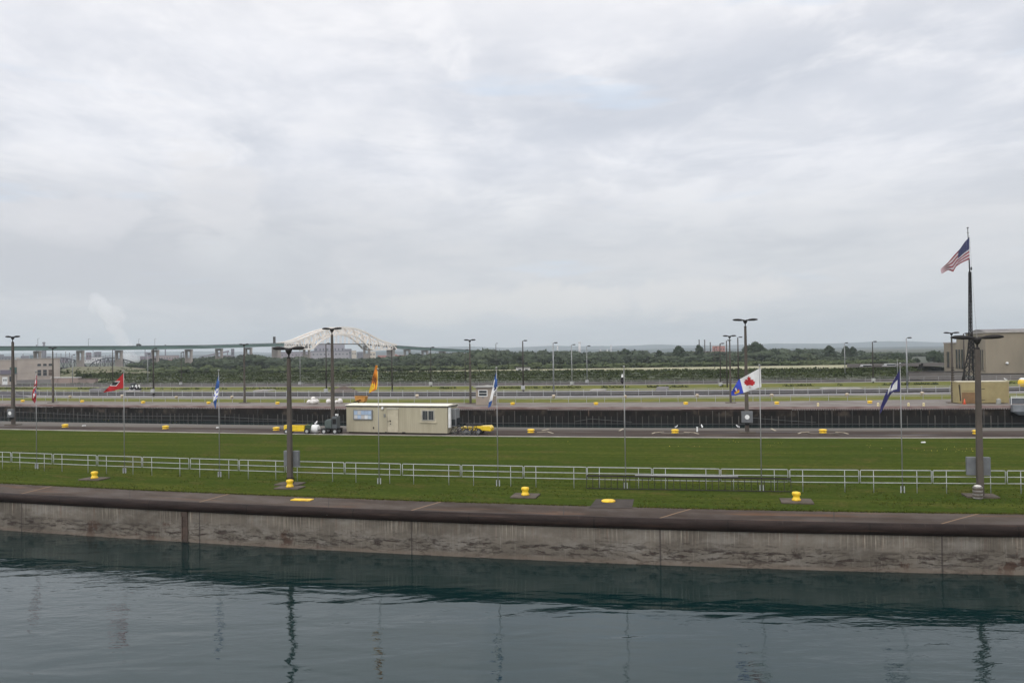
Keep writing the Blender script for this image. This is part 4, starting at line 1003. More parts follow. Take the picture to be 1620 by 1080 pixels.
# ---------------- site cabin ----------------
def cabin():
    P0 = G(548.5, 684.5); P1 = G(708, 687.3); d = P1 - P0; Lc = d.length; rz = math.atan2(d.y, d.x); Hc = A(549, 641.2, P0.y).z
    t = thing('site_cabin', 'long beige site cabin with white roof on the walkway', 'cabin', P0, rz); dep = 2.6
    b = MB(); b.box((Lc / 2, dep / 2, Hc / 2 + .06), (Lc, dep, Hc - .12)); 
    n = int(Lc / .2)
    for i in range(n + 1): b.box((.02 + i * (Lc - .04) / n, -.006, Hc / 2 + .06), (.035, .016, Hc - .2))
    for i in range(9): b.box((Lc + .006, .2 + i * .275, Hc / 2 + .06), (.016, .035, Hc - .2))
    b.build('wall', M_trail, t)
    b = MB(); b.box((Lc / 2, -.03, Hc - .06), (Lc + .14, .05, .11)); b.box((Lc + .05, dep / 2, Hc - .06), (.05, dep + .1, .11)); b.box((-.05, dep / 2, Hc - .06), (.05, dep + .1, .11)); tr = b.build('eave_trim', M_trim, t)
    b = MB(); b.add([(-.1, -.1, Hc + .0), (Lc + .1, -.1, Hc), (Lc + .1, dep + .1, Hc), (-.1, dep + .1, Hc), (-.1, -.1, Hc + .05), (Lc + .1, -.1, Hc + .05), (Lc + .1, dep + .1, Hc + .05), (-.1, dep + .1, Hc + .05), (-.1, dep / 2, Hc + .16), (Lc + .1, dep / 2, Hc + .16)],
          [(0, 3, 2, 1), (0, 1, 5, 4), (2, 3, 7, 6), (0, 4, 8, 7, 3), (1, 2, 6, 9, 5), (4, 5, 9, 8), (8, 9, 6, 7)]); b.build('roof', M_roofw, t)
    k_ = Lc / 159.5
    def X(px): return (px - 548.5) * k_
    def Zp(py): return (686 - py) * (Hc / 45.2)
    # notice board
    b = MB(); x0, x1, z0, z1 = X(560.5), X(591.5), Zp(664), Zp(647.5)
    b.box(((x0 + x1) / 2, -.07, (z0 + z1) / 2), (x1 - x0, .12, z1 - z0)); nb = bevel(b.build('notice_board', M_grey, t), .02)
    b = MB(); cols = [(.42, .50, .58), (.50, .50, .50), (.46, .44, .42), (.58, .60, .62), (.35, .45, .60)]; ms = [mat('sheet%d' % i, c_, .5) for i, c_ in enumerate(cols)]
    random.seed(3); nx = 5
    for i in range(nx):
        for j in range(2):
            xx = x0 + .1 + (i + .5) * (x1 - x0 - .2) / nx; zz = z0 + .08 + (j + .5) * (z1 - z0 - .16) / 2
            b.box((xx, -.135, zz), ((x1 - x0 - .3) / nx, .008, (z1 - z0 - .24) / 2), mi=random.randrange(5))
    b.build('paper', ms, nb)
    # door
    b = MB(); x0, x1, z0, z1 = X(615), X(632), Zp(683.5), Zp(647)
    for (cx, w, cz, h) in ((x0 - .03, .06, (z0 + z1) / 2, z1 - z0 + .1), (x1 + .03, .06, (z0 + z1) / 2, z1 - z0 + .1), ((x0 + x1) / 2, x1 - x0 + .12, z1 + .05, .07)): b.box((cx, -.03, cz), (w, .07, h))
    dr = MB(); dr.box(((x0 + x1) / 2, -.022, (z0 + z1) / 2), (x1 - x0 - .01, .04, z1 - z0 - .02)); dr = dr.build('door', mat('door_beige', (.46, .41, .30), .55), t); b.build('door_frame', mat('door_frame_beige', (.36, .32, .235), .6), dr)
    b = MB(); b.box((x0 + .10, -.07, z0 + 1.05), (.10, .06, .05)); b.box((x0 + .30, -.05, z0 + 1.08), (.14, .03, .14)); b.box((x0 + .32, -.05, z0 + .8), (.1, .03, .08)); b.build('handle', M_black, dr)
    b = MB(); b.box(((x0 + x1) / 2, -.04, z1 + .12), (x1 - x0 + .1, .05, .03)); b.build('drip_cap', M_white, dr)
    # window with bars
    x0, x1, z0, z1 = X(669.5), X(688), Zp(663.5), Zp(648)
    b = MB()
    for (cx, w, cz, h) in ((x0, .08, (z0 + z1) / 2, z1 - z0 + .08), (x1, .08, (z0 + z1) / 2, z1 - z0 + .08), ((x0 + x1) / 2, x1 - x0 + .08, z1, .08), ((x0 + x1) / 2, x1 - x0 + .08, z0, .08), ((x0 + x1) / 2, .07, (z0 + z1) / 2, z1 - z0)): b.box((cx, -.04, cz), (w, .07, h))
    wn = b.build('window', mat('window_frame_beige', (.44, .42, .36), .5), t)
    b = MB(); b.box(((x0 + x1) / 2, -.014, (z0 + z1) / 2), (x1 - x0, .02, z1 - z0)); b.build('pane', M_glass, wn)
    for i in range(8):
        xx = x0 + (i + .5) * (x1 - x0) / 8; b = MB(); b.tube([(xx, -.09, z0 - .02), (xx, -.09, z1 + .02)], .014, 5); b.build('bar', mat('bar_grey', (.3, .3, .3), .5) if i == 0 else bpy.data.materials['bar_grey'], wn)
    b = MB(); b.box(((x0 + x1) / 2, -.06, z0 - .22), (x1 - x0 + .5, .09, .05)); b.box(((x0 + x1) / 2, -.012, (z0 + z1) / 2 - .05), (x1 - x0 + .4, .02, z1 - z0 + .34)); b.build('sill', mat('sill_beige', (.47, .42, .31), .6), wn)
    # lamp, meter plates, pockets
    b = MB(); b.ell((X(607.5), -.09, Zp(645)), (.13, .09, .15), 10, 6); b.build('wall_lamp', M_white, t, smooth=True)
    b = MB(); b.box((X(610.5), -.04, Zp(655)), (.2, .05, .1)); b.box((X(610.5), -.04, Zp(658)), (.2, .05, .1)); b.build('number_plate', M_grey, t)
    b = MB(); b.box((X(592.5), -.05, Zp(677)), (.07, .08, .2)); b.build('outlet', M_black, t)
    for px in (613.5, 640.5): b = MB(); b.box((X(px), -.02, .13), (.32, .05, .1)); b.build('fork_pocket', M_black, t)
    # air conditioner on end wall
    b = MB(); b.box((Lc + .32, 1.25, 1.55), (.55, 1.0, 1.7)); ac = bevel(b.build('air_conditioner', M_grey, t), .03)
    b = MB(); b.box((Lc + .61, 1.25, 1.15), (.02, .85, .7)); b.box((Lc + .32, .742, 1.1), (.42, .02, .6)); b.build('grille', M_glass, ac)
    b = MB(); b.box((Lc + .15, .25, 1.6), (.2, .3, 1.9)); b.build('duct', M_white, ac)
    b = MB(); b.box((Lc / 2, dep / 2, .06), (Lc - .3, dep - .3, .12)); b.build('skid', M_black, t)
    return P0, rz, Lc, dep
random.seed(11)
cab = cabin()

# ---------------- wheels etc ----------------
def wheel(parent, c, r, w, hub=M_hub):
    b = MB(); b.tube([(c[0], c[1] - w / 2, c[2]), (c[0], c[1] + w / 2, c[2])], r, 20); o = bevel(b.build('wheel', M_rubber, parent), .02)
    b = MB(); b.tube([(c[0], c[1] - w / 2 - .012, c[2]), (c[0], c[1] + w / 2 + .012, c[2])], r * .5, 14); b.build('hub', hub, o)
# yellow tug cart at right of cabin
g = G(762, 687); t = thing('yellow_cart', 'low yellow tow cart with one visible wheel right of the bicycles', 'cart', g - LD * .1, LA)
b = MB(); b.add([(-1.9, 0, .35), (.35, 0, .35), (1.0, 0, .30), (1.05, 0, .62), (.85, 0, .82), (.3, 0, .80), (-1.9, 0, .72), (-1.9, 1.1, .35), (.35, 1.1, .35), (1.0, 1.1, .30), (1.05, 1.1, .62), (.85, 1.1, .82), (.3, 1.1, .80), (-1.9, 1.1, .72)],
    [(0, 1, 2, 3, 4, 5, 6), (13, 12, 11, 10, 9, 8, 7), (0, 7, 8, 1), (1, 8, 9, 2), (2, 9, 10, 3), (3, 10, 11, 4), (4, 11, 12, 5), (5, 12, 13, 6), (6, 13, 7, 0)]); bevel(b.build('body', M_yellow2, t), .05)
for x in (-.15, -1.4):
    for y in (.02, 1.05): wheel(t, (x, y, .28), .28, .18)
b = MB(); b.box((-.8, .55, .86), (1.6, .9, .10)); b.build('deck_mat', M_black, t)
b = MB(); b.bar((-.9, .2, .8), (-1.2, .2, 1.25), .05); b.bar((-.9, .9, .8), (-1.2, .9, 1.25), .05); b.bar((-1.2, .2, 1.25), (-1.2, .9, 1.25), .05); b.build('handlebar', M_black, t)
# bicycles
def bike(px, py, label, m, rz, s=1.0):
    g = G(px, py); t = thing('bicycle', label, 'bicycle', g, rz, 'bicycles parked at the cabin end')
    for x in (-.5, .5):
        b = MB(); pts = [(x + .33 * math.cos(a), 0, .34 + .33 * math.sin(a)) for a in [2 * math.pi * i / 20 for i in range(21)]]; b.tube(pts, .034, 6, cap=False); w = b.build('wheel', M_rubber, t)
        b = MB()
        for i in range(8): a = math.pi * i / 8; b.bar((x - .31 * math.cos(a), 0, .34 - .31 * math.sin(a)), (x + .31 * math.cos(a), 0, .34 + .31 * math.sin(a)), .005)
        b.build('spokes', M_hub, w)
    b = MB()
    for a, c_ in (((-.5, 0, .34), (-.08, 0, .30)), ((-.5, 0, .34), (-.2, 0, .78)), ((-.08, 0, .30), (-.22, 0, .88)), ((-.08, 0, .30), (.38, 0, .78)), ((-.2, 0, .78), (.36, 0, .84)), ((.36, 0, .9), (.5, 0, .34))): b.tube([a, c_], .022, 6)
    b.build('frame', m, t)
    b = MB(); b.tube([(.36, 0, .9), (.34, 0, 1.02), (.30, -.25, 1.05)], .015, 6); b.tube([(.34, 0, 1.02), (.30, .25, 1.05)], .015, 6); b.build('handlebar', M_black, t)
    b = MB(); b.ell((-.24, 0, .93), (.14, .07, .035), 10, 5); b.build('saddle', M_black, t)
    return t
bike(727, 688.3, 'dark bicycle parked nearest the cabin end', M_black, LA + .5)
bike(735, 688.6, 'black bicycle in the middle of the parked group', mat('bike_dark', (.05, .05, .06), .4), LA - .35)
bike(743, 688.4, 'bicycle with pale frame parked nearest the yellow cart', M_grey, LA + .35)
bike(750, 688.2, 'rear bicycle leaning against the yellow cart', M_black, LA - .6)
# yellow tractor left
g = G(466, 686.5); t = thing('yellow_tractor', 'small yellow and green tractor cart behind the nearest left lamp post', 'tractor', g, LA)
b = MB(); b.box((-.95, .5, .62), (.5, .9, .5)); b.box((.35, .5, .58), (1.35, 1.0, .62)); b.box((-.4, .5, .42), (.7, .8, .16)); bevel(b.build('body', M_yellow2, t), .06)
b = MB(); b.box((.35, .5, .92), (1.2, .9, .05)); b.box((-.5, .5, .80), (.5, .6, .12)); b.build('seat', M_black, t)
b = MB(); b.box((1.3, .5, .6), (.5, .7, .55)); b.bar((1.2, .2, .8), (1.35, .2, 1.15), .05); b.bar((1.5, .8, .8), (1.45, .8, 1.05), .05); b.build('engine', mat('tractor_green', (.03, .06, .025), .6), t)
for x, r in ((-.85, .26), (1.35, .30)):
    for y in (.0, 1.0): wheel(t, (x, y, r), r, .2)
b = MB(); b.tube([(-.35, .5, .5), (-.55, .5, 1.0)], .025, 6); b.tube([(-.55 + .18 * math.cos(a), .5 + .18 * math.sin(a), 1.0) for a in [i * math.pi / 6 for i in range(13)]], .018, 5); b.build('steering_wheel', M_black, t)
# white roll / tank
g = G(493, 686); t = thing('white_tank', 'white horizontal tank on skids between tractor and generator', 'tank', g, LA)
b = MB(); b.tube([(-.66, .35, .45), (-.58, .35, .45), (.54, .35, .45), (.62, .35, .45)], [.32, .42, .42, .32], 18); b.build('drum', M_white, t, smooth=True)
b = MB()
for x in (-.4, .35): b.box((x, .35, .08), (.14, .7, .16))
b.build('skid', M_grey, t)
# generator trailer
g = G(522, 687); t = thing('generator_trailer', 'grey portable generator on a two axle trailer beside the lamp post', 'generator', g, LA)
b = MB(); b.box((0, .5, .52), (1.75, 1.0, .14)); b.build('chassis', M_black, t)
b = MB(); pf = [(-.55, .6), (-.62, .8), (-.6, 1.25), (-.45, 1.42), (.0, 1.45), (.12, 1.42), (.12, .6)]
b.add([(x, .1, z) for x, z in pf] + [(x, .95, z) for x, z in pf], [tuple(range(7)), tuple(reversed(range(7, 14)))] + [(i, i + 7, (i + 1) % 7 + 7, (i + 1) % 7) for i in range(7)]); bevel(b.build('tank', mat('tank_greygreen', (.075, .095, .09), .6), t), .04)
b = MB(); b.box((.42, .5, 1.15), (.52, .8, 1.15)); hs = bevel(b.build('housing', mat('housing_grey', (.085, .095, .10), .6), t), .03)
b = MB(); b.box((.42, .09, 1.25), (.38, .02, .5)); b.build('louvre', M_black, hs)
b = MB(); b.tube([(.22, .5, 1.7), (.22, .5, 2.0), (.34, .5, 2.06)], .06, 8); b.build('exhaust', M_black, t)
for x in (-.6, .55):
    for y in (.0, 1.0): wheel(t, (x, y, .30), .30, .2)
b = MB(); b.bar((-.9, .5, .5), (-1.5, .5, .35), .07); b.build('drawbar', M_black, t)
g = G(534.5, 684); t = thing('white_gate_frame', 'thin white bent post frame standing right of the generator', 'post', g, LA)
b = MB(); b.tube([(0, 0, 0), (0, 0, 1.75)], .045, 6); b.build('upright', M_white, t)
b = MB(); b.box((-.28, 0, 1.78), (.7, .1, .14)); b.build('cross_arm', M_white, t)

# ---------------- booth ----------------
P0 = G(753, 640.5); P1 = G(772, 641.5); D = P0.y
t = thing('guard_booth', 'small tan guard booth with white sash windows on the far lock edge', 'booth', P0, LA); w = (P1 - P0).length; H = A(753, 613, D).z
b = MB(); b.box((w / 2, w * .5, H / 2), (w, w, H)); bevel(b.build('wall', M_booth, t), .02)
b = MB(); b.box((w / 2, w / 2, H + .07), (w + .55, w + .55, .14)); b.add([(-.1, -.1, H + .14), (w + .1, -.1, H + .14), (w + .1, w + .1, H + .14), (-.1, w + .1, H + .14), (w * .45, w * .45, H + .34), (w * .55, w * .55, H + .34)], [(0, 1, 5, 4), (1, 2, 5), (2, 3, 4, 5), (3, 0, 4)]); b.build('roof', M_boothroof, t)
for side in (0, 1):
    b = MB(); q = MB()
    zc = H * .68; ww, hh = (w * .5, H * .34) if side == 0 else (w * .38, H * .34)
    def pl(u, d, z): return (w * .42 + u, -d, z) if side == 0 else (w + d, w * .5 + u, z)
    def bx(mb, u, d, z, su, sdp, sz): mb.box(pl(u, d, z), (su, sdp, sz) if side == 0 else (sdp, su, sz))
    for u, su in ((-ww / 2, .1), (ww / 2, .1)): bx(b, u, .02, zc, su, .06, hh + .1)
    for z, sz in ((zc - hh / 2, .1), (zc + hh / 2, .1), (zc, .07)): bx(b, 0, .02, z, ww, .06, sz)
    wn = b.build('window', M_white, t); bx(q, 0, .006, zc, ww, .02, hh); q.build('pane', M_glass, wn)
b = MB(); b.box((w * .42, -.04, H * .44), (.2, .06, .25)); b.build('notice', M_grey, t)
# dark foot of pole box
# ---------------- bags ----------------
def bag(px, py, r, label):
    g = G(px, py); b = MB(); b.ell((0, 0, r[2] * .85), r, 14, 9, jit=.10); o = b.build('bulk_bag', M_bag, None, smooth=True); o.location = g
    tag(o, label, 'bag', 'white bulk bags on the far pier')
bag(489.5, 638.5, (.45, .4, .35), 'leftmost white bulk bag of the larger heap')
bag(496, 639, (.55, .45, .42), 'broad white bulk bag lying in front of the heap')
bag(500.5, 638.5, (.42, .4, .42), 'rightmost white bulk bag of the larger heap')
b = MB(); b.ell((0, 0, .35), (.38, .35, .33), 12, 8, jit=.1); o = b.build('bulk_bag', M_bag, None, smooth=True); o.location = A(495.5, 634, G(496, 639).y + .2); tag(o, 'white bulk bag on top of the larger heap', 'bag', 'white bulk bags on the far pier')
bag(519.5, 638.5, (.40, .4, .42), 'single white bulk bag left of the generator lamp post')
bag(532.5, 638, (.28, .3, .30), 'smallest white bulk bag just right of the generator lamp post')
bag(538, 638, (.42, .4, .44), 'white bulk bag behind the left end of the cabin')
# orange machine behind cabin
P0 = G(566, 640); t = thing('orange_skip', 'orange steel hopper standing behind the left end of the cabin roof', 'hopper', P0 + LN * 1.0, LA)
b = MB(); b.add([(-.8, 0, .35), (.6, 0, .35), (.85, 0, 1.25), (-.95, 0, 1.2), (-.8, 1.1, .35), (.6, 1.1, .35), (.85, 1.1, 1.25), (-.95, 1.1, 1.2)], [(0, 1, 2, 3), (7, 6, 5, 4), (0, 4, 5, 1), (1, 5, 6, 2), (2, 6, 7, 3), (3, 7, 4, 0)]); bevel(b.build('hopper', M_orange, t), .03)
b = MB(); b.bar((-1.6, -.1, .1), (.1, -.1, .7), .14); b.bar((-.5, .5, 0), (-.5, .5, .4), .15); b.bar((.4, .5, 0), (.4, .5, .4), .15); b.build('arm', M_black, t)
b = MB(); b.box((-.1, .0, 1.27), (1.7, .12, .08)); b.build('rim', M_orange, t)
# mounds
def mound(px0, px1, py, h, label, m, dep=6, name='dirt_mound'):
    a, c_ = G(px0, py), G(px1, py); cc = (a + c_) / 2; L_ = (c_ - a).length / 2; b = MB(); n, mm = 28, 10
    for i in range(mm + 1):
        f = i / mm
        for j in range(n):
            an = 2 * math.pi * j / n; r = (1 - f) * (1 + .12 * noise.noise((math.cos(an) * 1.5, math.sin(an) * 1.5, px0)))
            z = h * (1 - (1 - f) ** 1.3) + (.10 * h * noise.noise((j * .7, i * .8, 4)) if 0 < i < mm else 0); z = max(z, -.02)
            b.v.append((math.cos(an) * r * L_, math.sin(an) * r * dep / 2, z))
    for i in range(mm):
        for j in range(n):
            q = i * n + j; r_ = i * n + (j + 1) % n; b.f.append((q, r_, r_ + n, q + n)); b.mi.append(0)
    o = b.build(name, m, None, smooth=True); o.location = cc; o.rotation_euler = (0, 0, LA); tag(o, label, 'mound')
mound(522, 566, 620, 1.25, 'brown heap of earth on the grass pier behind the generator lamp post', M_dirt)
mound(-30, 42, 628.5, 1.25, 'dark grey heap of gravel at the left picture edge', mat('gravel', (.075, .07, .075), .95, (.05, .045, .05), 2), 5)
mound(1158, 1164, 632, .3, 'low tuft of dark earth at the foot of the maple leaf lamp post', M_dirt, 1.5)
# hatch slabs on the third pier
def hatch(px0, px1, py, h, label, m=M_conc2, dep=4.0):
    a, c_ = G(px0, py), G(px1, py); t = thing('concrete_hatch', label, 'concrete slab', a, LA, 'low concrete slabs on the grass pier'); L_ = (c_ - a).length
    b = MB(); b.box((L_ / 2, dep / 2, h / 2), (L_, dep, h)); bevel(b.build('slab', m, t), .05)
    b = MB(); b.box((L_ / 2, dep / 2, h + .03), (L_ * .9, dep * .85, .06)); b.build('lid', m, t)
hatch(141, 160, 620.3, .75, 'grey concrete hatch left of the red flag tip', M_conc2)
hatch(400, 421, 619.3, .25, 'flat pale slab on the grass right of the blue flag lamp post', M_kerb)
hatch(933, 956, 618.5, .2, 'flat pale slab behind the white fence left of the black and white flag', M_kerb)
hatch(1038, 1057, 617, .45, 'low grey slab right of the black and white flag', M_conc2)
hatch(1299, 1366, 616.0, .2, 'long thin pale slab left of the dark blue flag', M_kerb, 2)
hatch(188, 204, 620, .3, 'low slab directly behind the red flag pole', M_conc2)
# loader by the third pier
g = G(209.5, 619); t = thing('utility_loader', 'small black and white loader parked on the grass right of the red flag', 'loader', g, LA); s = 1.0
b = MB(); b.box((-.05, .7, .75), (1.7, 1.2, .5)); bevel(b.build('body', M_black, t), .06)
b = MB(); b.box((-.2, .7, 1.35), (.9, 1.0, .8)); cb_ = b.build('cab', mat('cab_grey', (.05, .055, .06), .4), t)
b = MB(); b.box((-.1, .18, 1.1), (.3, .04, .5)); b.box((-.6, .15, .9), (.25, .08, .35)); b.build('panel', M_white, cb_)
b = MB(); b.box((-.2, .7, 1.79), (1.1, 1.1, .08)); b.build('roof', M_black, cb_)
b = MB(); b.bar((.4, .2, .6), (.85, .2, 1.5), .16); b.bar((.85, .2, 1.5), (1.0, .2, .75), .14); b.bar((.4, 1.2, .6), (.85, 1.2, 1.5), .16); b.bar((.85, 1.2, 1.5), (1.0, 1.2, .75), .14); b.build('lift_arm', M_white, t)
b = MB(); b.box((1.05, .7, .45), (.35, 1.5, .45)); b.build('bucket', M_black, t)
for x in (-.6, .5):
    for y in (.05, 1.35): wheel(t, (x, y, .38), .38, .3)
hatch(196, 212, 620.6, .25, 'pale slab under the loader bucket', M_kerb, 2)

# ---------------- container, cone, gate ----------------
P0 = G(1523, 639); P1 = G(1599, 638.5); D = P0.y; d = P1 - P0; Lc = d.length; H = A(1523, 604.5, D).z
t = thing('cream_container', 'cream steel container with brown plywood hatch on the far lock edge', 'container', P0 + LN * .6, math.atan2(d.y, d.x))
b = MB(); b.box((Lc / 2, 1.2, H / 2 + .05), (Lc, 2.4, H - .1))
n = 24
for i in range(n): b.box((Lc * .36 + (i + .5) * Lc * .62 / n, -.01, H / 2), (Lc * .62 / n * .5, .03, H - .45))
b.add([(-.35, 0, .1), (0, 0, .1), (0, 0, H), (-.35, 0, H), (-.35, 2.4, .1), (0, 2.4, .1), (0, 2.4, H), (-.35, 2.4, H)], [(0, 1, 2, 3), (7, 6, 5, 4), (0, 3, 7, 4), (3, 2, 6, 7)])
b.build('shell', M_cream, t)
b = MB(); b.box((Lc / 2 - .15, 1.2, H + .03), (Lc + .5, 2.5, .07)); b.build('roof', mat('cream_light', (.62, .56, .40), .6), t)
b = MB(); b.box((Lc * .165, -.03, H * .27), (Lc * .33, .05, H * .50)); b.build('plywood_hatch', M_ply, t)
b = MB(); b.box((Lc * .165, -.03, H * .78), (Lc * .33, .04, H * .36)); b.build('door', M_cream, t)
for x in (-.02, Lc - .06): b = MB(); b.box((x, -.05, H / 2), (.1, .06, H)); b.build('corner_post', mat('cream_dark', (.34, .27, .15), .6) if x < 0 else bpy.data.materials['cream_dark'], t)
b = MB(); b.bar((-.25, -.06, H - .3), (-.08, -.06, .4), .09); b.build('strap', M_black, t)
for i, (x, z) in enumerate(((Lc * .42, H * .68), (Lc * .42, H * .17))): b = MB(); b.box((x, -.05, z), (.9, .05, .05)); b.build('hasp', M_black, t)
g = G(1526, 639.2); t = thing('traffic_cone', 'orange traffic cone in front of the brown hatch', 'cone', g, LA)
b = MB(); b.lathe([(.16, .04), (.10, .35), (.04, .72)], 12); b.build('cone', M_cone, t, smooth=True)
b = MB(); b.box((0, 0, .02), (.42, .42, .04)); b.build('base', M_cone, t)
g = G(1580, 639.5); b = MB(); b.lathe([(.28, 0), (.3, .05), (.28, .55), (.3, .6), (.2, .72), (.1, .8)], 12); o = b.build('grey_drum', mat('drum_grey', (.28, .28, .25), .7)); o.location = g; tag(o, 'short pale grey drum in front of the cream container', 'drum')
# gate leaf
P0 = G(1597.5, 641); t = thing('lock_gate', 'grey steel lock gate arm with white handrail at the right edge', 'lock gate', P0 - LN * .3, LA)
b = MB(); b.box((3.3, -.4, -.35), (6.6, .9, .9)); b.add([(0, -.9, -.7), (6.6, -.9, -.7), (6.6, -.5, -1.2), (.8, -.5, -1.2), (0, .1, -.7), (6.6, .1, -.7), (6.6, .1, -1.2), (.8, .1, -1.2)], [(0, 1, 2, 3), (7, 6, 5, 4), (3, 2, 6, 7), (0, 3, 7, 4)]); bevel(b.build('gate_leaf', mat('gate_grey', (.19, .20, .21), .6, (.12, .125, .13), 1), t), .04)
b = MB(); b.box((3.3, .1, .6), (6.6, .3, .75)); b.build('walkway_side', mat('gate_dark', (.10, .105, .115), .6), t)
for z in (1.15, .99):
    b = MB(); b.bar((0, -.1, z), (6.6, -.1, z), .07); b.build('handrail', M_white, t)
for x in (.05, 2.2, 4.4): b = MB(); b.bar((x, -.1, 0), (x, -.1, 1.15), .06); b.build('post', M_white, t)
# yellow buoy ball
g = A(1617.5, 605.5, 150); t = thing('yellow_buoy', 'yellow and white ball marker cut off at the right picture edge', 'buoy', (g.x, g.y, 0))
b = MB(); b.ell((0, 0, g.z), (.75, .75, .85), 18, 12); b.build('ball', M_yellow, t, smooth=True)
b = MB(); b.ell((0, 0, g.z + .5), (.55, .55, .45), 14, 8); b.build('cap', M_white, t, smooth=True)
b = MB(); b.tube([(0, 0, 0), (0, 0, g.z)], .09, 8); b.build('post', M_grey, t)

# ---------------- buildings ----------------
def facade_box(b, o, u, n, w, dep, h, z0=0, mi=0):
    """box with front-left-bottom corner o, along u, depth n"""
    p = [o + u * x + n * y + Zw * z for z in (z0, z0 + h) for y in (0, dep) for x in (0, w)]
    b.add(p, [(0, 2, 3, 1), (4, 5, 7, 6), (0, 1, 5, 4), (2, 6, 7, 3), (0, 4, 6, 2), (1, 3, 7, 5)], mi)
# left stone gauge house
D0 = G(28, 606.5).y; s = mpp(D0)
a, c_ = G(27.5, 606.5), G(80.5, 606.5)
rz = -math.atan2(a.x, a.y) - .05; c_ = a + Xw * ((c_.x - a.x) * math.cos(rz)); H = A(54, 567.5, D0).z
t = thing('stone_pump_house', 'pale limestone block building with three arched windows at far left', 'building', a, rz); W_ = (c_ - a).length
b = MB(); b.box((W_ / 2, 5, H / 2), (W_, 10, H)); b.box((-.46 * W_ / 2 + .0, 7, H / 2 - .15), (W_ * .46, 8, H - .3))
b.box((W_ / 2, -.02, H * .80), (W_ + .1, .06, .12)); b.box((W_ / 2, -.02, H * .43), (W_ + .1, .06, .08)); b.build('wall', M_stone, t)
b = MB(); b.box((W_ / 2, 5, H + .08), (W_ + .3, 10.3, .22)); b.box((-.46 * W_ / 2, 7, H - .3 + .1), (W_ * .46 + .2, 8.2, .2)); b.box((-.1, 2.8, H + .25), (.9, .9, .5)); b.build('parapet', M_stonecap, t)
def archwin(x, z0, w, h, arch, m):
    b = MB(); pts = [(-w / 2, 0), (w / 2, 0), (w / 2, h * (.6 if arch else 1))]
    if arch: pts += [(w / 2 * math.cos(q), h * .6 + h * .4 * math.sin(q)) for q in [math.pi * i / 8 for i in range(1, 8)]]
    pts += [(-w / 2, h * (.6 if arch else 1))]
    K = len(pts); b.add([(x + px_, -.03, z0 + pz_) for px_, pz_ in pts] + [(x + px_, .2, z0 + pz_) for px_, pz_ in pts], [tuple(range(K))] + [(i, i + K, (i + 1) % K + K, (i + 1) % K) for i in range(K)])
    b_ = b.build('window', m, t); q = MB(); q.box((x, -.05, z0 - .06), (w * 1.3, .12, .1)); q.build('sill', M_stonecap, b_)
kx = W_ / 53.0
for i, px in enumerate((54.7, 61.8, 68.7)):
    x = (px - 27.5) * kx; archwin(x, H * .70, 4.5 * kx, .85, True, M_glass)
    archwin(x, H * .30, 4.6 * kx, 1.85, False, M_glass if i < 2 else mat('brown_pane', (.09, .06, .045), .5))
b = MB(); b.box((W_ / 2, -.5, .55), (W_ * 1.05, 1.0, 1.1)); b.build('plinth', M_conc2, t)
# shed with white double door
a = G(1, 609); D = a.y; H = A(5, 592, D).z; w = (G(19.5, 609).x - a.x) * math.cos(rz)
t = thing('gate_shed', 'small pinkish shed with white double doors at the left edge', 'shed', a, rz)
b = MB(); b.box((w / 2, 2, H / 2), (w, 4, H)); b.build('wall', M_stone, t)
b = MB(); b.box((w / 2, 2, H + .1), (w + .6, 4.6, .2)); b.box((w * .35, 2.5, H + .7), (w * .8, 3.0, 1.1)); b.build('roof', M_mill, t)
b = MB(); b.box((w * .80, 2.5, H + 1.1), (w * .45, 2.4, 1.9)); b.build('roof_hatch', M_greenroof, t)
b = MB(); b.box((w * .28, -.03, H * .38), (w * .34, .06, H * .72)); dr = b.build('door', M_white, t)
b = MB(); b.box((w * .22, -.07, H * .45), (.25, .02, .7)); b.box((w * .35, -.07, H * .45), (.25, .02, .7)); b.build('pane', M_glass, dr)
b = MB(); b.box((w * .68, -.03, H * .55), (w * .22, .06, H * .5)); b.build('window', M_glass, t)
# low walls right of it
def lowwall(px0, px1, pyt, pyb, label, m, mc=None, dep=1.0, name='low_wall'):
    a, c_ = G(px0, pyb), G(px1, pyb); u = c_ - a; H = A((px0 + px1) / 2, pyt, (a.y + c_.y) / 2).z; L_ = u.length
    t = thing(name, label, 'wall', a, math.atan2(u.y, u.x))
    b = MB(); b.box((L_ / 2, dep / 2, H / 2), (L_, dep, H))
    for i in range(int(L_ / 5)): b.box((2.5 + i * 5, -.06, H / 2), (.5, .12, H * .98))
    b.build('wall_face', m, t)
    b = MB(); b.box((L_ / 2, dep / 2, H + .06), (L_ + .2, dep + .3, .14)); b.build('coping', mc or M_stonecap, t)
lowwall(81, 124, 597.3, 606.5, 'low pinkish wall with white coping right of the stone building', mat('pink_wall', (.22, .17, .15), .85, (.28, .21, .18), .2), M_white)
lowwall(124, 151, 599, 606.5, 'lower brownish wall continuing toward the hedge at left', mat('brown_wall', (.18, .145, .125), .85, (.24, .18, .16), .2), M_slab)
lowwall(1438, 1525, 588.2, 599.5, 'dark retaining wall below the powerhouse railing at right', mat('retain_wall', (.095, .085, .078), .9, (.14, .125, .11), .15), M_poledark, 2, 'retaining_wall')
lowwall(1545, 1700, 591.5, 600.5, 'dark sloping ramp wall right of the lattice mast', mat('ramp_wall', (.115, .105, .095), .9, (.16, .14, .12), .15), M_poledark, 2, 'retaining_wall')
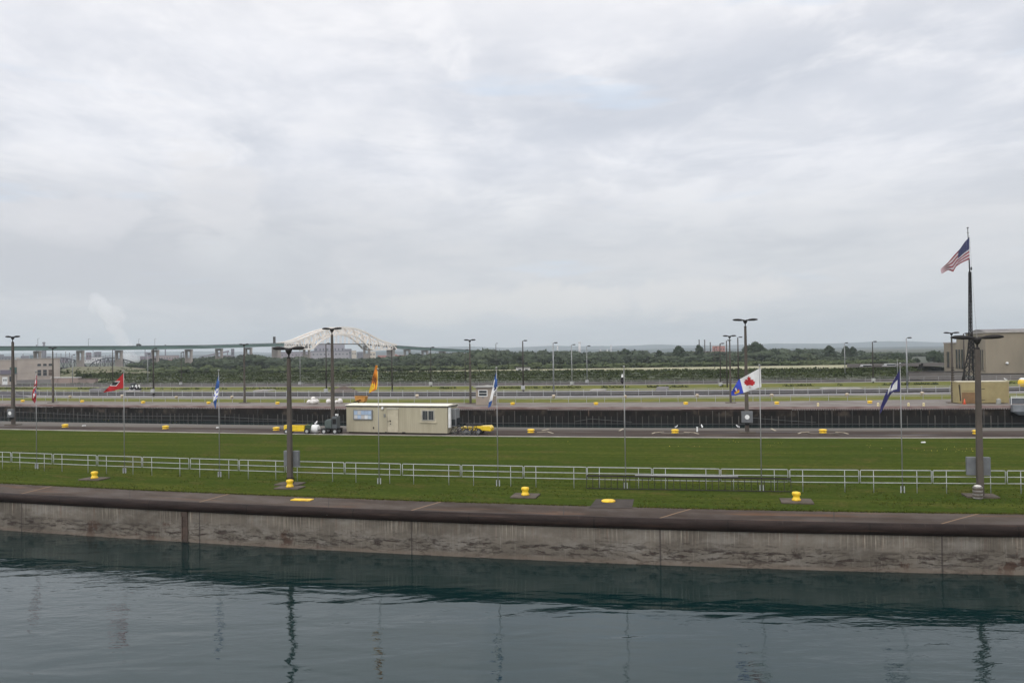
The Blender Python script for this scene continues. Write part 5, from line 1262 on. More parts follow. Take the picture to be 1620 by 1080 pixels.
# powerhouse
cn = G(1560, 597.0); fl = G(1494, 588.5)
u1 = (cn - fl).normalized(); L1 = (cn - fl).length; H1 = A(1494, 543.5, fl.y).z; H2 = A(1560, 526.5, cn.y).z
t = thing('powerhouse', 'large pale concrete powerhouse with stepped parapet at the right edge', 'building', (cn.x, cn.y, 0), 0)
b = MB(); nn = Vector((-u1.y, u1.x, 0)); rt = LD
o = Vector((0, 0, 0)); bk = -u1
f1, f2 = None, None
# main hall: plan parallelogram-ish from corner: along rt to the right, along bk to the back-left
def prism(b, pts, z0, z1, mi=0):
    K = len(pts); b.add([Vector((p.x, p.y, z0)) for p in pts] + [Vector((p.x, p.y, z1)) for p in pts], [tuple(reversed(range(K))), tuple(range(K, 2 * K))] + [(i, (i + 1) % K, (i + 1) % K + K, i + K) for i in range(K)], mi)
def P_(a_, r_): return bk * (L1 * a_) + rt * r_
def apx(px):
    d = ray(px, 590); n2 = Vector((d.y, -d.x)); va, vc = n2.dot(cn.xy), n2.dot(fl.xy); return va / (va - vc)
f1, f2 = apx(1529), apx(1514)
prism(b, [P_(0, 0), P_(0, 60), P_(f1, 60), P_(f1, 0)], 0, H2)
zA = A(1528, 531, (cn.y + fl.y) / 2).z
prism(b, [P_(f1, 0), P_(f1, 60), P_(f2, 60), P_(f2, 0)], 0, (H1 + H2) / 2 + .2)
prism(b, [P_(f2, 0), P_(f2, 60), P_(1, 60), P_(1, 0)], 0, H1)
b.build('wall', M_stone2, t)
# low vaulted roof
b = MB(); K = 14; pr = [P_(.02 + (f1 - .04) * i / K, 0) + Zw * (H2 + .02 + 1.0 * math.sin(math.pi * i / K)) for i in range(K + 1)]
vs = [p + rt * .4 for p in pr] + [p + rt * 60 for p in pr]
b.add(vs, [(i, i + 1, i + K + 2, i + K + 1) for i in range(K)] + [tuple(range(K + 1)), tuple(range(2 * K + 1, K, -1))]); b.build('roof', M_conc2, t)
b = MB()
for (a0, a1, z, o_) in ((0, f1, H2, -.15), (f1, f2, (H1 + H2) / 2 + .2, -.15), (f2, 1, H1, -.15)):
    prism(b, [P_(a0 - .004, o_), P_(a0 - .004, o_ + .9), P_(a1 + .004, o_ + .9), P_(a1 + .004, o_)], z, z + .35)
prism(b, [P_(-.004, -.1) - bk * .15, P_(-.004, 60) - bk * .15, P_(.01, 60), P_(.01, -.1)], H2 + .0, H2 + .36)
b.build('parapet', M_stonecap, t)
# tall windows on the receding side, outward normal = -rt-ish
sn = Vector((u1.y, -u1.x, 0)); 
if sn.x > 0: sn = -sn
def swin(a0, a1, z0, z1, off, nb):
    p0, p1 = P_(a0, off), P_(a1, off); b = MB(); q = sn * .12
    prism(b, [p0 + sn * .0, p1 + sn * .0, p1 + q, p0 + q], z0, z1); w = b.build('window', M_glass, t); b = MB()
    for i in range(nb + 1):
        p = p0.lerp(p1, i / nb); d_ = (p1 - p0).normalized() * .12; prism(b, [p - d_, p + d_, p + d_ + sn * .25, p - d_ + sn * .25], z0, z1)
    b.build('mullion', M_stone2, w)
swin(apx(1499), apx(1504), H1 * .18, H1 * .72, 0, 1)
swin(apx(1513), apx(1526), H1 * .18, H1 * .80, 0, 3)
swin(apx(1538), apx(1546), H2 * .15, H2 * .62, 0, 3)
swin(apx(1552), apx(1558), H2 * .15, H2 * .62, 0, 2)
# big grid window on the front
x0 = (G(1609.5, 594) - cn).length; z0, z1 = A(1612, 592, cn.y).z, A(1612, 568, cn.y).z; fn = -LN
b = MB(); prism(b, [rt * x0 + fn * .02, rt * (x0 + 7) + fn * .02, rt * (x0 + 7) + fn * .1, rt * x0 + fn * .1][::-1], z0, z1); w = b.build('window', M_glass, t)
b = MB()
for i in range(6): p = rt * (x0 + 7 * i / 5); prism(b, [p - rt * .09 + fn * .1, p + rt * .09 + fn * .1, p + rt * .09 + fn * .2, p - rt * .09 + fn * .2][::-1], z0, z1)
for i in range(6):
    z = z0 + (z1 - z0) * i / 5; prism(b, [rt * x0 + fn * .1, rt * (x0 + 7) + fn * .1, rt * (x0 + 7) + fn * .18, rt * x0 + fn * .18][::-1], z - .08, z + .08)
b.build('mullion', mat('mullion_grey', (.13, .13, .13), .6), w)
for x in (4.5, 12): 
    b = MB(); p = rt * x + fn * .3; b.ell((p.x, p.y, A(1600, 574, cn.y).z), (.35, .35, .3), 10, 6); b.build('wall_lamp', M_white, t)
# small white shed beyond hedge
def bldg(px0, px1, pyt, D, label, m, name='far_building', dep=None, roofm=None, roof=.08, wins=0, bottom=0.0, winm=None, gable=False, cat='building', stack=None, group=None):
    a, c_ = A(px0, pyt, D), A(px1, pyt, D); H = (a.z + c_.z) / 2; w = abs(c_.x - a.x); dep = dep or w * .5
    fa = -math.atan2((a.x + c_.x) / 2, D); w *= math.cos(fa); t = thing(name, label, cat, ((a.x + c_.x) / 2, D, 0), fa, group)
    b = MB(); b.box((0, dep / 2, H / 2), (w, dep, H)); nb = max(2, int(w / 8))
    for i in range(nb + 1): b.box((-w / 2 + w * i / nb, -.15, H / 2), (w / nb * .10, .3, H * .97))
    b.build('wall', m, t)
    b = MB()
    if gable: 
        g_ = w * roof; b.add([(-w / 2 - .3, -.4, H), (w / 2 + .3, -.4, H), (w / 2 + .3, dep + .4, H), (-w / 2 - .3, dep + .4, H), (-w / 2 - .3, dep / 2, H + g_), (w / 2 + .3, dep / 2, H + g_)], [(0, 1, 5, 4), (2, 3, 4, 5), (1, 2, 5), (3, 0, 4), (3, 2, 1, 0)])
    else: b.box((0, dep / 2, H + .01 * w), (w * 1.02, dep * 1.02, .03 * w + .1))
    b.build('roof', roofm or M_mill, t)
    for i in range(wins):
        x = -w / 2 + w * (i + .5) / wins; b = MB(); b.box((x, -.1, H * .62), (w / wins * .45, .22, H * .2)); b.build('window', winm or M_glass, t)
    return t
bldg(817, 838, 581.3, 300, 'small white shed with dark roof behind the hedge', M_millw, 'white_shed', 3, M_black, wins=2, roof=.05, gable=True)

# ---------------- hedge bank, sand strip ----------------
c_ht = np.polyfit(np.array([150, 400, 700, 1000, 1230, 1440]) / 1000., [597, 595.5, 593.0, 592.5, 590.5, 589.5], 2)
def hy(x): return float(np.polyval(c_ht, x / 1000.))
hA = [G(x, {0: 1}.get(0) and 0 or 0) if False else None for x in []]
c_s1 = np.polyfit(np.array([0, 400, 830, 1230, 1620]) / 1000., [607.6, 606.8, 604.8, 601.5, 596], 2)
rows = []; b = MB(); NX = 150; NR = 7
for i in range(NX + 1):
    x = 120 + (1445 - 120) * i / NX; p0 = G(x, float(np.polyval(c_s1, x / 1000.)) - .8); p1 = G(x, hy(x))
    for j in range(NR + 1):
        f = j / NR; p = p0.lerp(p1, f); z = 1.35 * math.sin(min(f * 1.5, 1) * math.pi / 2) * (1 + .25 * noise.noise((p.x * .15, p.y * .15, 0))) * (1 if f < .99 else .9)
        edge = min(1, (x - 120) / 40); z *= max(.05, edge); b.v.append((p.x, p.y, z if 0 < j else -.05))
for i in range(NX):
    for j in range(NR):
        a_ = i * (NR + 1) + j; b.f.append((a_, a_ + NR + 1, a_ + NR + 2, a_ + 1)); b.mi.append(0)
tag(b.build('bank', mat('bank_earth', (.034, .044, .016), .95, (.05, .056, .026), .2)), kind='structure')
base_v = list(b.v); b = MB()
for i in range(NX):
    for j in range(NR):
        v0 = Vector(base_v[i * (NR + 1) + j]); v1 = Vector(base_v[(i + 1) * (NR + 1) + j + 1]); 
        for _ in range(9 if j < 5 else 5):
            p = Vector((random.uniform(v0.x, v1.x), random.uniform(v0.y, v1.y), v0.z + (v1.z - v0.z) * .5))
            k2 = .30 if j < 5 else .5
            leafquads(b, p, (.9, .9, k2 * .8 + .5 * max(0, noise.noise((p.x * .12, p.y * .12, 9)))), 9, .26)
tag(b.build('shrub_bank', M_leafB), 'long bank of mixed green shrubs behind the farthest fence', 'shrubs', kind='stuff')
# sandy strip
pa = [G(x, hy(x) + 1.5, .0) + Vector((0, 0, .3)) for x in range(-60, 1700, 40)]
c_sd = np.polyfit(np.array([0, 300, 700, 1000, 1300, 1620]) / 1000., [588.5, 588.8, 587.5, 585.3, 583, 580], 2)
sa = [A(x, hy(x) + .2, 268.) for x in range(180, 1480, 40)]
sa = [Vector((A(x, 590, 262).x, 262, .8)) for x in range(150, 1500, 30)]; sb = [Vector((A(x, 590, 322).x, 322, .8)) for x in range(150, 1500, 30)]
tag(strip('sand_path', sa, sb, M_sand), kind='structure'); tag(strip('sand_bank', [Vector((p.x, p.y - 2, 0)) for p in sa], sa, M_sand), kind='structure')
# ---------------- woods ----------------
def crown(b, c, w, h, n, s, mi=0):
    for q in range(max(4, int(5 + w))):
        cc = (c[0] + random.uniform(-.32, .32) * w, c[1] + random.uniform(-.3, .3) * w, c[2] + random.uniform(.25, .78) * h); r = random.uniform(.22, .36) * w
        rz_ = r * .9 * h / w if h < w * 1.4 else r; b.ell(cc, (r * .86, r * .86, rz_ * .86), 9, 6, jit=.12, mi=mi); leafquads(b, cc, (r, r, rz_), n, s, mi)
def topline(x, L_):
    for i in range(len(L_) - 1):
        if L_[i][0] <= x <= L_[i + 1][0]:
            f = (x - L_[i][0]) / (L_[i + 1][0] - L_[i][0]); return L_[i][1] + f * (L_[i + 1][1] - L_[i][1])
    return L_[0][1] if x < L_[0][0] else L_[-1][1]
T1 = [(205, 574), (250, 573), (330, 570), (400, 566), (450, 569), (520, 570), (600, 570), (660, 565), (720, 561), (760, 558), (850, 560), (900, 561), (960, 560), (1000, 560), (1060, 562), (1110, 562), (1160, 562), (1200, 556), (1240, 557), (1300, 560), (1360, 562), (1420, 563), (1440, 566)]
# (distance, crown width m, px step, drop, x0, x1)
def wood(name, label, D, wpx, dy, x0, x1, mtl, TL, leaves, size, jit=4):
    b = MB(); x = x0
    while x < x1:
        yt = topline(x, TL) + dy + random.uniform(-jit * .4, jit); z = max(2.5, A(x, yt, D).z); Dd = D + random.uniform(-14, 14)
        p = A(x, 580, Dd); w = wpx * mpp(D) * random.uniform(.8, 1.3)
        crown(b, (p.x, Dd, -.2), w, z * 1.0, leaves, size)
        leafquads(b, (p.x, Dd, 1.5), (w * .6, w * .5, 2.2), leaves // 2, size)
        x += wpx * random.uniform(.35, .6)
    tag(b.build(name, mtl), label, 'woods', kind='stuff')
wood('far_wood', 'far off bluish wood line behind the nearer trees', 620, 28, -6, 230, 1500, M_leafA, T1, 24, 1.1, 4)
wood('near_wood', 'dense green wood along the far shore of the canal', 450, 28, -2, 215, 1440, M_leafA, T1, 26, .75, 6)
wood('scrub', 'low scrub in front of the wood beyond the sandy strip', 350, 24, 0, 150, 1440, leafmat('scrub_leaf', (.044, .058, .028), (.072, .086, .040), .06), [(150, 584), (240, 582), (300, 578), (500, 579), (800, 575), (1000, 574), (1300, 573), (1440, 575)], 20, .55, 5)
wood('left_scrub', 'dark bushes between the stone building and the grassy embankment', 330, 10, 0, 84, 128, M_leafB, [(84, 585), (128, 588)], 26, .5, 2)
wood('left_hedge', 'loose line of shrubs below the grassy embankment at left', 292, 9, 0, 122, 205, M_leafB, [(122, 590), (205, 592)], 24, .4, 2)
# embankment at left
b = MB(); K = 24
for i in range(K + 1):
    x = 75 + 190 * i / K; hgt = 3.0 * min(1, i / 5) * (1 - max(0, (i - 14) / 11)) + .6
    for D, z in ((300, 0), (345, hgt * .8), (420, hgt * .9)): p = A(x, 588, D); b.v.append((p.x, D, z if z else -.02))
for i in range(K):
    for j in range(2): a_ = i * 3 + j; b.f.append((a_, a_ + 3, a_ + 4, a_ + 1)); b.mi.append(0)
tag(b.build('embankment', mat('dry_grass', (.115, .095, .052), .95, (.075, .085, .032), .12)), kind='structure')
def tree(px, pytop, D, wpx, label, m=M_leafC, name='tree'):
    p = A(px, 585, D); H = A(px, pytop, D).z; w = wpx * mpp(D)
    t = thing(name, label, 'tree', (p.x, D, 0), 0, 'single trees standing above the wood')
    b = MB(); b.tube([(0, 0, 0), (.1, 0, H * .35), (-.1, .1, H * .75)], [w * .045 + .1, w * .03 + .08, .06], 8)
    for q in range(4):
        a_ = q * 1.6; b.tube([(0, 0, H * .35), (math.cos(a_) * w * .25, math.sin(a_) * w * .25, H * .6)], [.12, .05], 5)
    b.build('trunk', M_bark, t)
    b = MB(); nq = 13
    for q in range(nq):
        f = q / (nq - 1); zz = H * (.30 + .58 * f); rr = w * .5 * math.sin(math.pi * min(.95, .25 + .65 * f)) ; a_ = q * 2.4
        r = w * random.uniform(.2, .28); b.ell((math.cos(a_) * rr * .6, math.sin(a_) * rr * .6, zz), (r * .75,) * 3, 9, 6, jit=.15); leafquads(b, (math.cos(a_) * rr * .6, math.sin(a_) * rr * .6, zz), (r, r, r * .9), 60, .42 * D / 400)
    b.build('crown', m, t)
TR = [(990, 552.5, 22, 'rounded dark tree right of the small white stacks', 480), (1044, 554, 13, 'small round tree left of the tallest central trees', 480), (1075, 548, 22, 'broad dark tree left of the red brick mill', 500), (1107, 545, 16, 'tall tree in front of the red brick mill stacks', 500), (1183, 547, 20, 'tree directly behind the tall dial box lamp post', 480),
      (1197, 542, 30, 'tallest broad dark tree right of the dial box lamp post', 470), (1226, 552, 18, 'lower tree right of the tallest broad tree', 470), (1264, 553, 20, 'round tree midway between the tallest tree and the lone tree', 470), (1313, 546, 18, 'lone round topped tree against the hills at right', 480), (1339, 547, 13, 'round tree touching the pale pole at right', 480), (1350, 548, 12, 'dark tree just right of the pale pole', 480),
      (1363, 556, 16, 'hazy pale tree left of the dark blue flag', 620), (1420, 560, 22, 'dark tree behind the dark blue flag top', 400), (1450, 568, 11, 'small dark tree in front of the beige slope', 380), (1478, 557, 26, 'large dark tree just left of the powerhouse', 390), (1488, 565, 14, 'pale lower tree touching the powerhouse corner', 370),
      (400, 562, 18, 'tree beside the bridge pier left of the near lamp post', 470), (758, 556, 26, 'broad tree at the right end of the green bridge', 500), (600, 566, 18, 'tree below the red building under the bridge', 470)]
for a_ in TR: tree(a_[0], a_[1], a_[4], a_[2], a_[3])

# ---------------- big bridge ----------------
k0, b_, c0, d0 = 59.0, 73.2, .0413, 500.0
def BX(k): D = d0 * (1 + c0 * k); px = (k0 + b_ * k) / (1 + c0 * k); p = A(px, 555, D); return Vector((p.x, D, 0)), px
dkpts = [(-60, 551.2), (0, 551.2), (200, 550.3), (320, 548.7), (440, 545), (530, 543.3), (580, 543.5), (622, 548.5), (660, 551), (700, 553.2), (740, 555.2), (800, 558.6)]
def kof(px): return (px - k0) / (b_ - px * c0)
def bpt(px, py, side=0.0):
    k = kof(px); p, _ = BX(k); D = p.y; q = A(px, py, D); return Vector((q.x, q.y, q.z)) + BN * side
q0, _ = BX(0); q1, _ = BX(5); BD = (q1 - q0).normalized(); BN = Vector((BD.y, -BD.x, 0))
brg = thing('girder_bridge', 'long green steel girder bridge on paired concrete piers with white arch span', 'bridge', (0, 0, 0))
def deck(px0, px1, th, m, name, off=0.0, half=5.0, n=24):
    b = MB()
    for i in range(n + 1):
        px = px0 + (px1 - px0) * i / n; c_ = bpt(px, topline(px, dkpts)); tt = th
        for s, z in ((-1, -tt / 2), (1, -tt / 2), (1, tt / 2), (-1, tt / 2)): b.v.append(tuple(c_ + BN * s * half + Zw * (z + off)))
    for i in range(n):
        for j in range(4): a_ = i * 4 + j; e = i * 4 + (j + 1) % 4; b.f.append((a_, e, e + 4, a_ + 4)); b.mi.append(0)
    b.f += [(3, 2, 1, 0), tuple(n * 4 + j for j in range(4))]; b.mi += [0, 0]
    return b.build(name, m, brg)
deck(-60, 443, 2.0, M_green, 'girder', -.25); deck(-60, 443, .5, M_greendk, 'deck', 1.1, 5.3)
deck(622, 800, 1.7, M_green, 'girder', -.3); deck(622, 800, .5, M_greendk, 'deck', .9, 5.3)
deck(443, 622, .7, mat('arch_deck', (.16, .14, .12), .8), 'deck', -.4, 4.2)
for kk in range(-1, 12):
    pass
def bpier(px, pybot, pw, solid=False):
    c_ = bpt(px, topline(px, dkpts)); H = c_.z - 1.6; z0 = 0; ang = math.atan2(BN.y, BN.x); b = MB(); g_ = Vector((c_.x, c_.y, 0)); w = pw
    if solid: b.box((g_.x, g_.y, H / 2), (7.5, 3.0, H), ang)
    else:
        for s in (-1, 1): b.box(tuple(g_ + BN * s * 3.0 + Zw * (H / 2)), (1.7, 1.2, H), ang)
        b.box(tuple(g_ + Zw * (H - .7)), (7.9, 1.4, 1.5), ang); b.box(tuple(g_ + Zw * (H * .48)), (4.2, .9, 1.2), ang)
        b.box(tuple(g_ + Zw * (H * .22)), (4.4, .9, H * .44), ang)
    b.build('pier', M_bpier, brg)
for px in (-8, 59, 127, 188, 245.5, 298.5, 346.5, 393): bpier(px, 585, 4)
bpier(437, 570, 5, True); bpier(618, 566, 5, True); bpier(485, 566, 5); bpier(580, 566, 5)
for px in (644, 672, 699.5): bpier(px, 565, 4)
# arch truss
TOPC = [(443, 543), (455, 541.5), (467, 538), (479, 533), (490, 528.5), (502, 524), (514, 520.5), (526, 518.5), (538, 518), (550, 519), (562, 521.5), (574, 526.5), (583, 532), (595, 538), (608, 542.5), (622, 546)]
BOTC = [(443, 548.5), (455, 549.5), (467, 550.5), (479, 552.5), (487, 553), (500, 540.5), (512, 533.5), (526, 529.5), (538, 528.3), (550, 529.5), (560, 533), (570, 541), (581, 553.5), (595, 553), (608, 552.5), (622, 552)]
for sd_ in (-4.6, 4.6):
    ch = MB(); wb = MB(); hg = MB()
    ks = np.linspace(kof(443.5), kof(621.5), 27); pts_t = []; pts_b = []
    for kk in ks:
        px = (k0 + b_ * kk) / (1 + c0 * kk)
        pts_t.append(bpt(px, topline(px, TOPC), sd_)); pts_b.append(bpt(px, topline(px, BOTC), sd_))
        if 489 < px < 578: hg.bar(bpt(px, topline(px, BOTC), sd_), bpt(px, topline(px, dkpts), sd_), .4)
    for i in range(len(ks) - 1):
        ch.bar(pts_t[i], pts_t[i + 1], 1.25, 1.25); ch.bar(pts_b[i], pts_b[i + 1], 1.15, 1.15)
        wb.bar(pts_t[i], pts_b[i], .65)
        if i % 2 == 0: wb.bar(pts_b[i], pts_t[i + 1], .65)
        else: wb.bar(pts_t[i], pts_b[i + 1], .65)
    ch.build('arch_chord', M_arch, brg); wb.build('truss_web', M_arch, brg); hg.build('hanger', M_arch, brg)
b = MB()
for px in np.linspace(446, 620, 24):
    if 475 < px < 595: b.bar(bpt(px, topline(px, TOPC), -4.6), bpt(px, topline(px, TOPC), 4.6), .35)
b.build('cross_brace', M_arch, brg)
for px, py in ((434, 534.5),):
    p = bpt(px, 545); b = MB(); b.box((p.x, p.y, (p.z + A(px, py, p.y).z) / 2 + 1), (1.6, 1.6, A(px, py, p.y).z - p.z), 0); b.build('marker_tower', M_poledark, brg)
for px in (219.5, 245, 60, 140):
    p = bpt(px, topline(px, dkpts)); b = MB(); b.bar(p + Zw * 1, p + Zw * 6, .12); b.bar(p + Zw * 6, p + Zw * 6 + BD * 1.2, .1); b.build('deck_lamp', M_poledark, brg)
for px, py, l, w in ((219.5, 547, 'small dark vehicle crossing the green bridge left of the brown pole', 2.9),):
    p = bpt(px, topline(px, dkpts)) + Zw * 1.36; t = thing('car', l, 'car', p, math.atan2(BD.y, BD.x))
    b = MB(); b.box((0, 0, .6), (w, 1.7, .6)); b.box((-w * .1, 0, 1.1), (w * .6, 1.5, .5)); bevel(b.build('body', M_poledark, t), .15)
    for x in (-w * .32, w * .32): b = MB(); b.tube([(x, -.8, .3), (x, .8, .3)], .3, 10); b.build('wheel', M_rubber, t)
# ---------------- dark railway truss bridge ----------------
DR = 560.0
t = thing('railway_bridge', 'low dark railway truss bridge with humped spans behind the bridge piers', 'bridge', (0, 0, 0))
def rp(px, py, s=0): return A(px, py, DR + s)
for i, S in enumerate(([(76, 570), (84, 567.5), (96, 566), (106, 567), (118, 569.5), (130, 573), (138, 580.5)], [(141, 580.5), (147, 573), (158, 569), (168, 566.3), (180, 566), (192, 567.5), (204, 570.5), (214, 574), (222, 580)], [(222, 580), (228, 573), (240, 568), (252, 567), (266, 570), (276, 575), (282, 580)])):
    for s_ in (0, 7):
        b = MB()
        for a_, c_ in zip(S[:-1], S[1:]): b.bar(rp(*a_, s_), rp(*c_, s_), .55)
        x = S[0][0]; st = 6; up = True
        while x < S[-1][0] - 1:
            xn = min(x + st, S[-1][0]); y0, y1 = topline(x, S), topline(xn, S)
            b.bar(rp(x, y0, s_), rp(x, 581.3, s_), .30); b.bar(rp(x, 581.3, s_) if up else rp(x, y0, s_), rp(xn, y1, s_) if up else rp(xn, 581.3, s_), .28); up = not up; x = xn
        b.build('truss_side', M_railbr, t)
b = MB(); b.bar(rp(60, 581.8, 3.5), rp(290, 581.0, 3.5), 7, .7); b.build('deck', M_railbr, t)
for px in (77, 139.5, 222):
    b = MB(); p = rp(px, 582, 3); b.box((p.x, p.y, p.z / 2), (2.5, 7, max(.5, p.z))); b.build('pier', M_bpier, t)

# ---------------- industry on the horizon ----------------
def stack(px, pyt, D, wpx, label, m=M_mill, cap=True, group=None):
    p = A(px, pyt, D); r = wpx * mpp(D) / 2; t = thing('chimney', label, 'chimney', (p.x, D, 0), 0, 'industrial stacks on the horizon')
    b = MB(); b.tube([(0, 0, 0), (0, 0, p.z)], [r * 1.25, r * .9], 12); b.build('shaft', m, t, smooth=True)
    b = MB(); b.lathe([(r * .9, 0), (r * 1.25, r * .4), (r * 1.25, r * 1.2), (r * .9, r * 1.5)], 12, (0, 0, p.z - r * 1.2)); b.build('rim', m, t)
random.seed(5)
D1 = 1250
bldg(-5, 6, 561, D1, 'purple grey mill block at the left picture edge below the bridge', M_mill, wins=3)
bldg(6, 18, 563.5, D1 + 60, 'low grey mill shed left of the stone building roof', M_mill, wins=2)
bldg(33, 46, 563, D1, 'grey mill shed seen over the stone building roof', M_mill, wins=3)
bldg(47, 56, 562, D1 + 40, 'bluish mill shed next to the first bridge pier', mat('mill_blue', (.10, .17, .20), .8), wins=2)
bldg(66, 73, 553, D1, 'tall narrow mill tower rising behind the bridge deck at left', M_mill, wins=1, dep=10)
stack(69.5, 541.5, D1, 3.5, 'thick stack poking above the bridge deck over the stone building')
stack(58, 545.5, D1 + 20, 1.6, 'thin stack just above the bridge deck left of the thick one')
stack(36.5, 560, D1, 1.3, 'short thin stack above the stone building roof')
bldg(74, 80, 563.5, D1, 'small mill block right of the tall narrow tower', M_mill, wins=1)
bldg(86, 108, 566, D1 + 100, 'long purple grey mill hall behind the railway truss', M_mill2, wins=5)
for i, (px, py) in enumerate(((89, 558.5), (96.5, 559), (104, 556), (110, 558), (113, 562))): stack(px, py, D1, 1.1, ['first thin stack right of the left lamp post', 'second thin stack right of the left lamp post', 'steam topped stack left of the second bridge pier', 'dark stack hugging the second bridge pier', 'lowest stack beside the second bridge pier'][i])
bldg(136, 144.5, 557.5, D1, 'dark maroon furnace building between two bridge piers', M_mill2, wins=2)
bldg(149, 160, 556.5, D1 + 20, 'grey furnace building right of the maroon one', M_mill, wins=2)
bldg(133, 146, 569, D1 - 60, 'white low shed at the foot of the maroon furnace', M_millw, wins=3)
bldg(145, 161, 565, D1 - 80, 'broad white works building behind the railway truss', M_millw, wins=4)
for i, px in enumerate((147.3, 163, 167, 170.5, 174)): stack(px, (554.5, 563, 561.5, 564, 561)[i], D1, .9, ['slim pale stack between the two furnace buildings', 'slim stack right of the broad white works', 'second slim stack right of the broad white works', 'short slim stack near the third bridge pier', 'slim stack beside the third bridge pier'][i])
bldg(162, 182, 570, D1, 'low bluish works hall behind the third bridge pier', M_mill, wins=5)
bldg(229, 240, 557.5, D1 + 50, 'blocky grey mill hall left of the brown pole', M_mill, wins=3)
bldg(222, 251, 564, D1 + 30, 'wide mill shed under the blocky grey hall', M_mill2, wins=6)
bldg(250, 283, 562.5, D1, 'long low mill with pinkish walls right of the brown pole', mat('mill_pink', (.33, .25, .24), .8), wins=8, roofm=M_mill)
bldg(252, 283, 568.5, D1 - 50, 'long reddish shed in front of the pinkish mill', M_millr, wins=6)
stack(261.5, 545, D1, 1.6, 'dark stack rising above the bridge deck right of the brown pole')
stack(229.5, 553, D1, 1.1, 'thin stack at the left end of the blocky grey hall')
stack(290.5, 556, D1, 1.8, 'grey stack left of the fifth bridge pier')
bldg(284, 294, 565.5, D1, 'small grey shed at the foot of the stack by the fifth pier', M_mill, wins=2)
# conveyor
t = thing('conveyor', 'slanting dark conveyor gantry rising between two bridge piers', 'conveyor', (0, 0, 0)); b = MB(); b.bar(A(316, 565, 1200), A(362, 555.5, 1200), 3, 2.4); b.build('gallery', M_mill, t)
for px, py in ((330, 562), (345, 559), (360, 556)): b = MB(); q = A(px, py, 1200); b.bar((q.x, q.y, 0), q, 1.2); b.build('trestle', M_mill, t)
bldg(365.5, 370.5, 551.5, 1250, 'tall grey transfer tower right of the slanting conveyor', M_mill, wins=1, dep=8)
bldg(352, 366, 562, 1250, 'low shed at the foot of the grey transfer tower', M_mill2, wins=3)
# behind arch
bldg(444, 498, 557.5, 1500, 'long pinkish mill hall behind the left foot of the arch', mat('mill_lilac', (.28, .22, .25), .8), wins=10, roofm=M_mill)
bldg(497, 545, 544.5, 1450, 'huge lilac grey mill building under the white arch', mat('mill_huge', (.24, .22, .26), .8, (.30, .27, .29), .02), wins=8, roofm=M_mill)
bldg(493, 552, 556, 1400, 'wide grey annex below the huge mill building', mat('mill_annex', (.32, .29, .31), .8), wins=10, roofm=M_mill)
bldg(545, 556, 552, 1450, 'stepped grey block right of the huge mill building', M_mill, wins=2)
bldg(556.5, 563.5, 554.5, 1400, 'narrow beige block between the grey mills under the arch', M_millb, wins=2)
bldg(565, 578, 557, 1500, 'low bluish shed left of the right arch pier', M_mill, wins=3)
bldg(584.5, 594, 556.5, 1300, 'beige building directly right of the arch pier', M_millb, wins=2, gable=True, roof=.1, roofm=M_millb)
bldg(598, 649, 563.0, 1200, 'long low red building under the right end of the bridge', M_millr, wins=10, roofm=M_millr)
bldg(613, 628, 560.8, 1220, 'taller red middle section of the long red building', M_millr, wins=3, roofm=M_millr)
stack(882, 546.5, 1500, 2.0, 'slender white stack left of the tall white tower', M_millw); bldg(878, 889, 559.0, 1480, 'low white tank hall at the foot of the slender white stack', M_millw, wins=2, roofm=M_millw)
stack(916.8, 541, 1450, 3.6, 'tall thick white tower on the horizon right of centre', M_millw); bldg(913, 929, 559, 1430, 'low white works building beside the tall white tower', M_millw, wins=4, roofm=M_millw)
stack(950, 552.5, 1500, 2.0, 'short white stack first of the small trio', M_millw); stack(960.8, 552.5, 1500, 2.0, 'short white stack in the middle of the small trio', M_millw); stack(966.5, 546, 1500, 1.6, 'taller thin white stack ending the small trio', M_millw)
bldg(1127.5, 1146.5, 547.5, 1100, 'red brick mill block with dark stacks behind the trees', M_millr, wins=5, roofm=mat('mill_roof_pink', (.42, .27, .24), .8))
bldg(1094, 1128, 556.5, 1120, 'lower red brick wing left of the red mill block', M_millr, wins=6, roofm=bpy.data.materials['mill_roof_pink'])
for i, (px, py) in enumerate(((1106, 537.5), (1114.7, 537.5), (1123.7, 541.5), (1139.5, 543.5))): stack(px, py, 1110, 1.7, ['leftmost dark stack of the red brick mill', 'second dark stack of the red brick mill', 'third shorter dark stack of the red brick mill', 'lowest stack above the red mill block'][i], M_poledark)
bldg(1440, 1466, 560, 900, 'pale beige building group on the slope left of the powerhouse', M_millb, wins=5, roofm=M_millw, gable=True, roof=.04)
bldg(1014, 1026, 560, 1600, 'tiny white roofed building peeping over the central trees', M_millw, wins=2)
bldg(1398, 1405, 561, 1200, 'tiny white roof above the trees left of the dark blue flag', M_millw, wins=1)
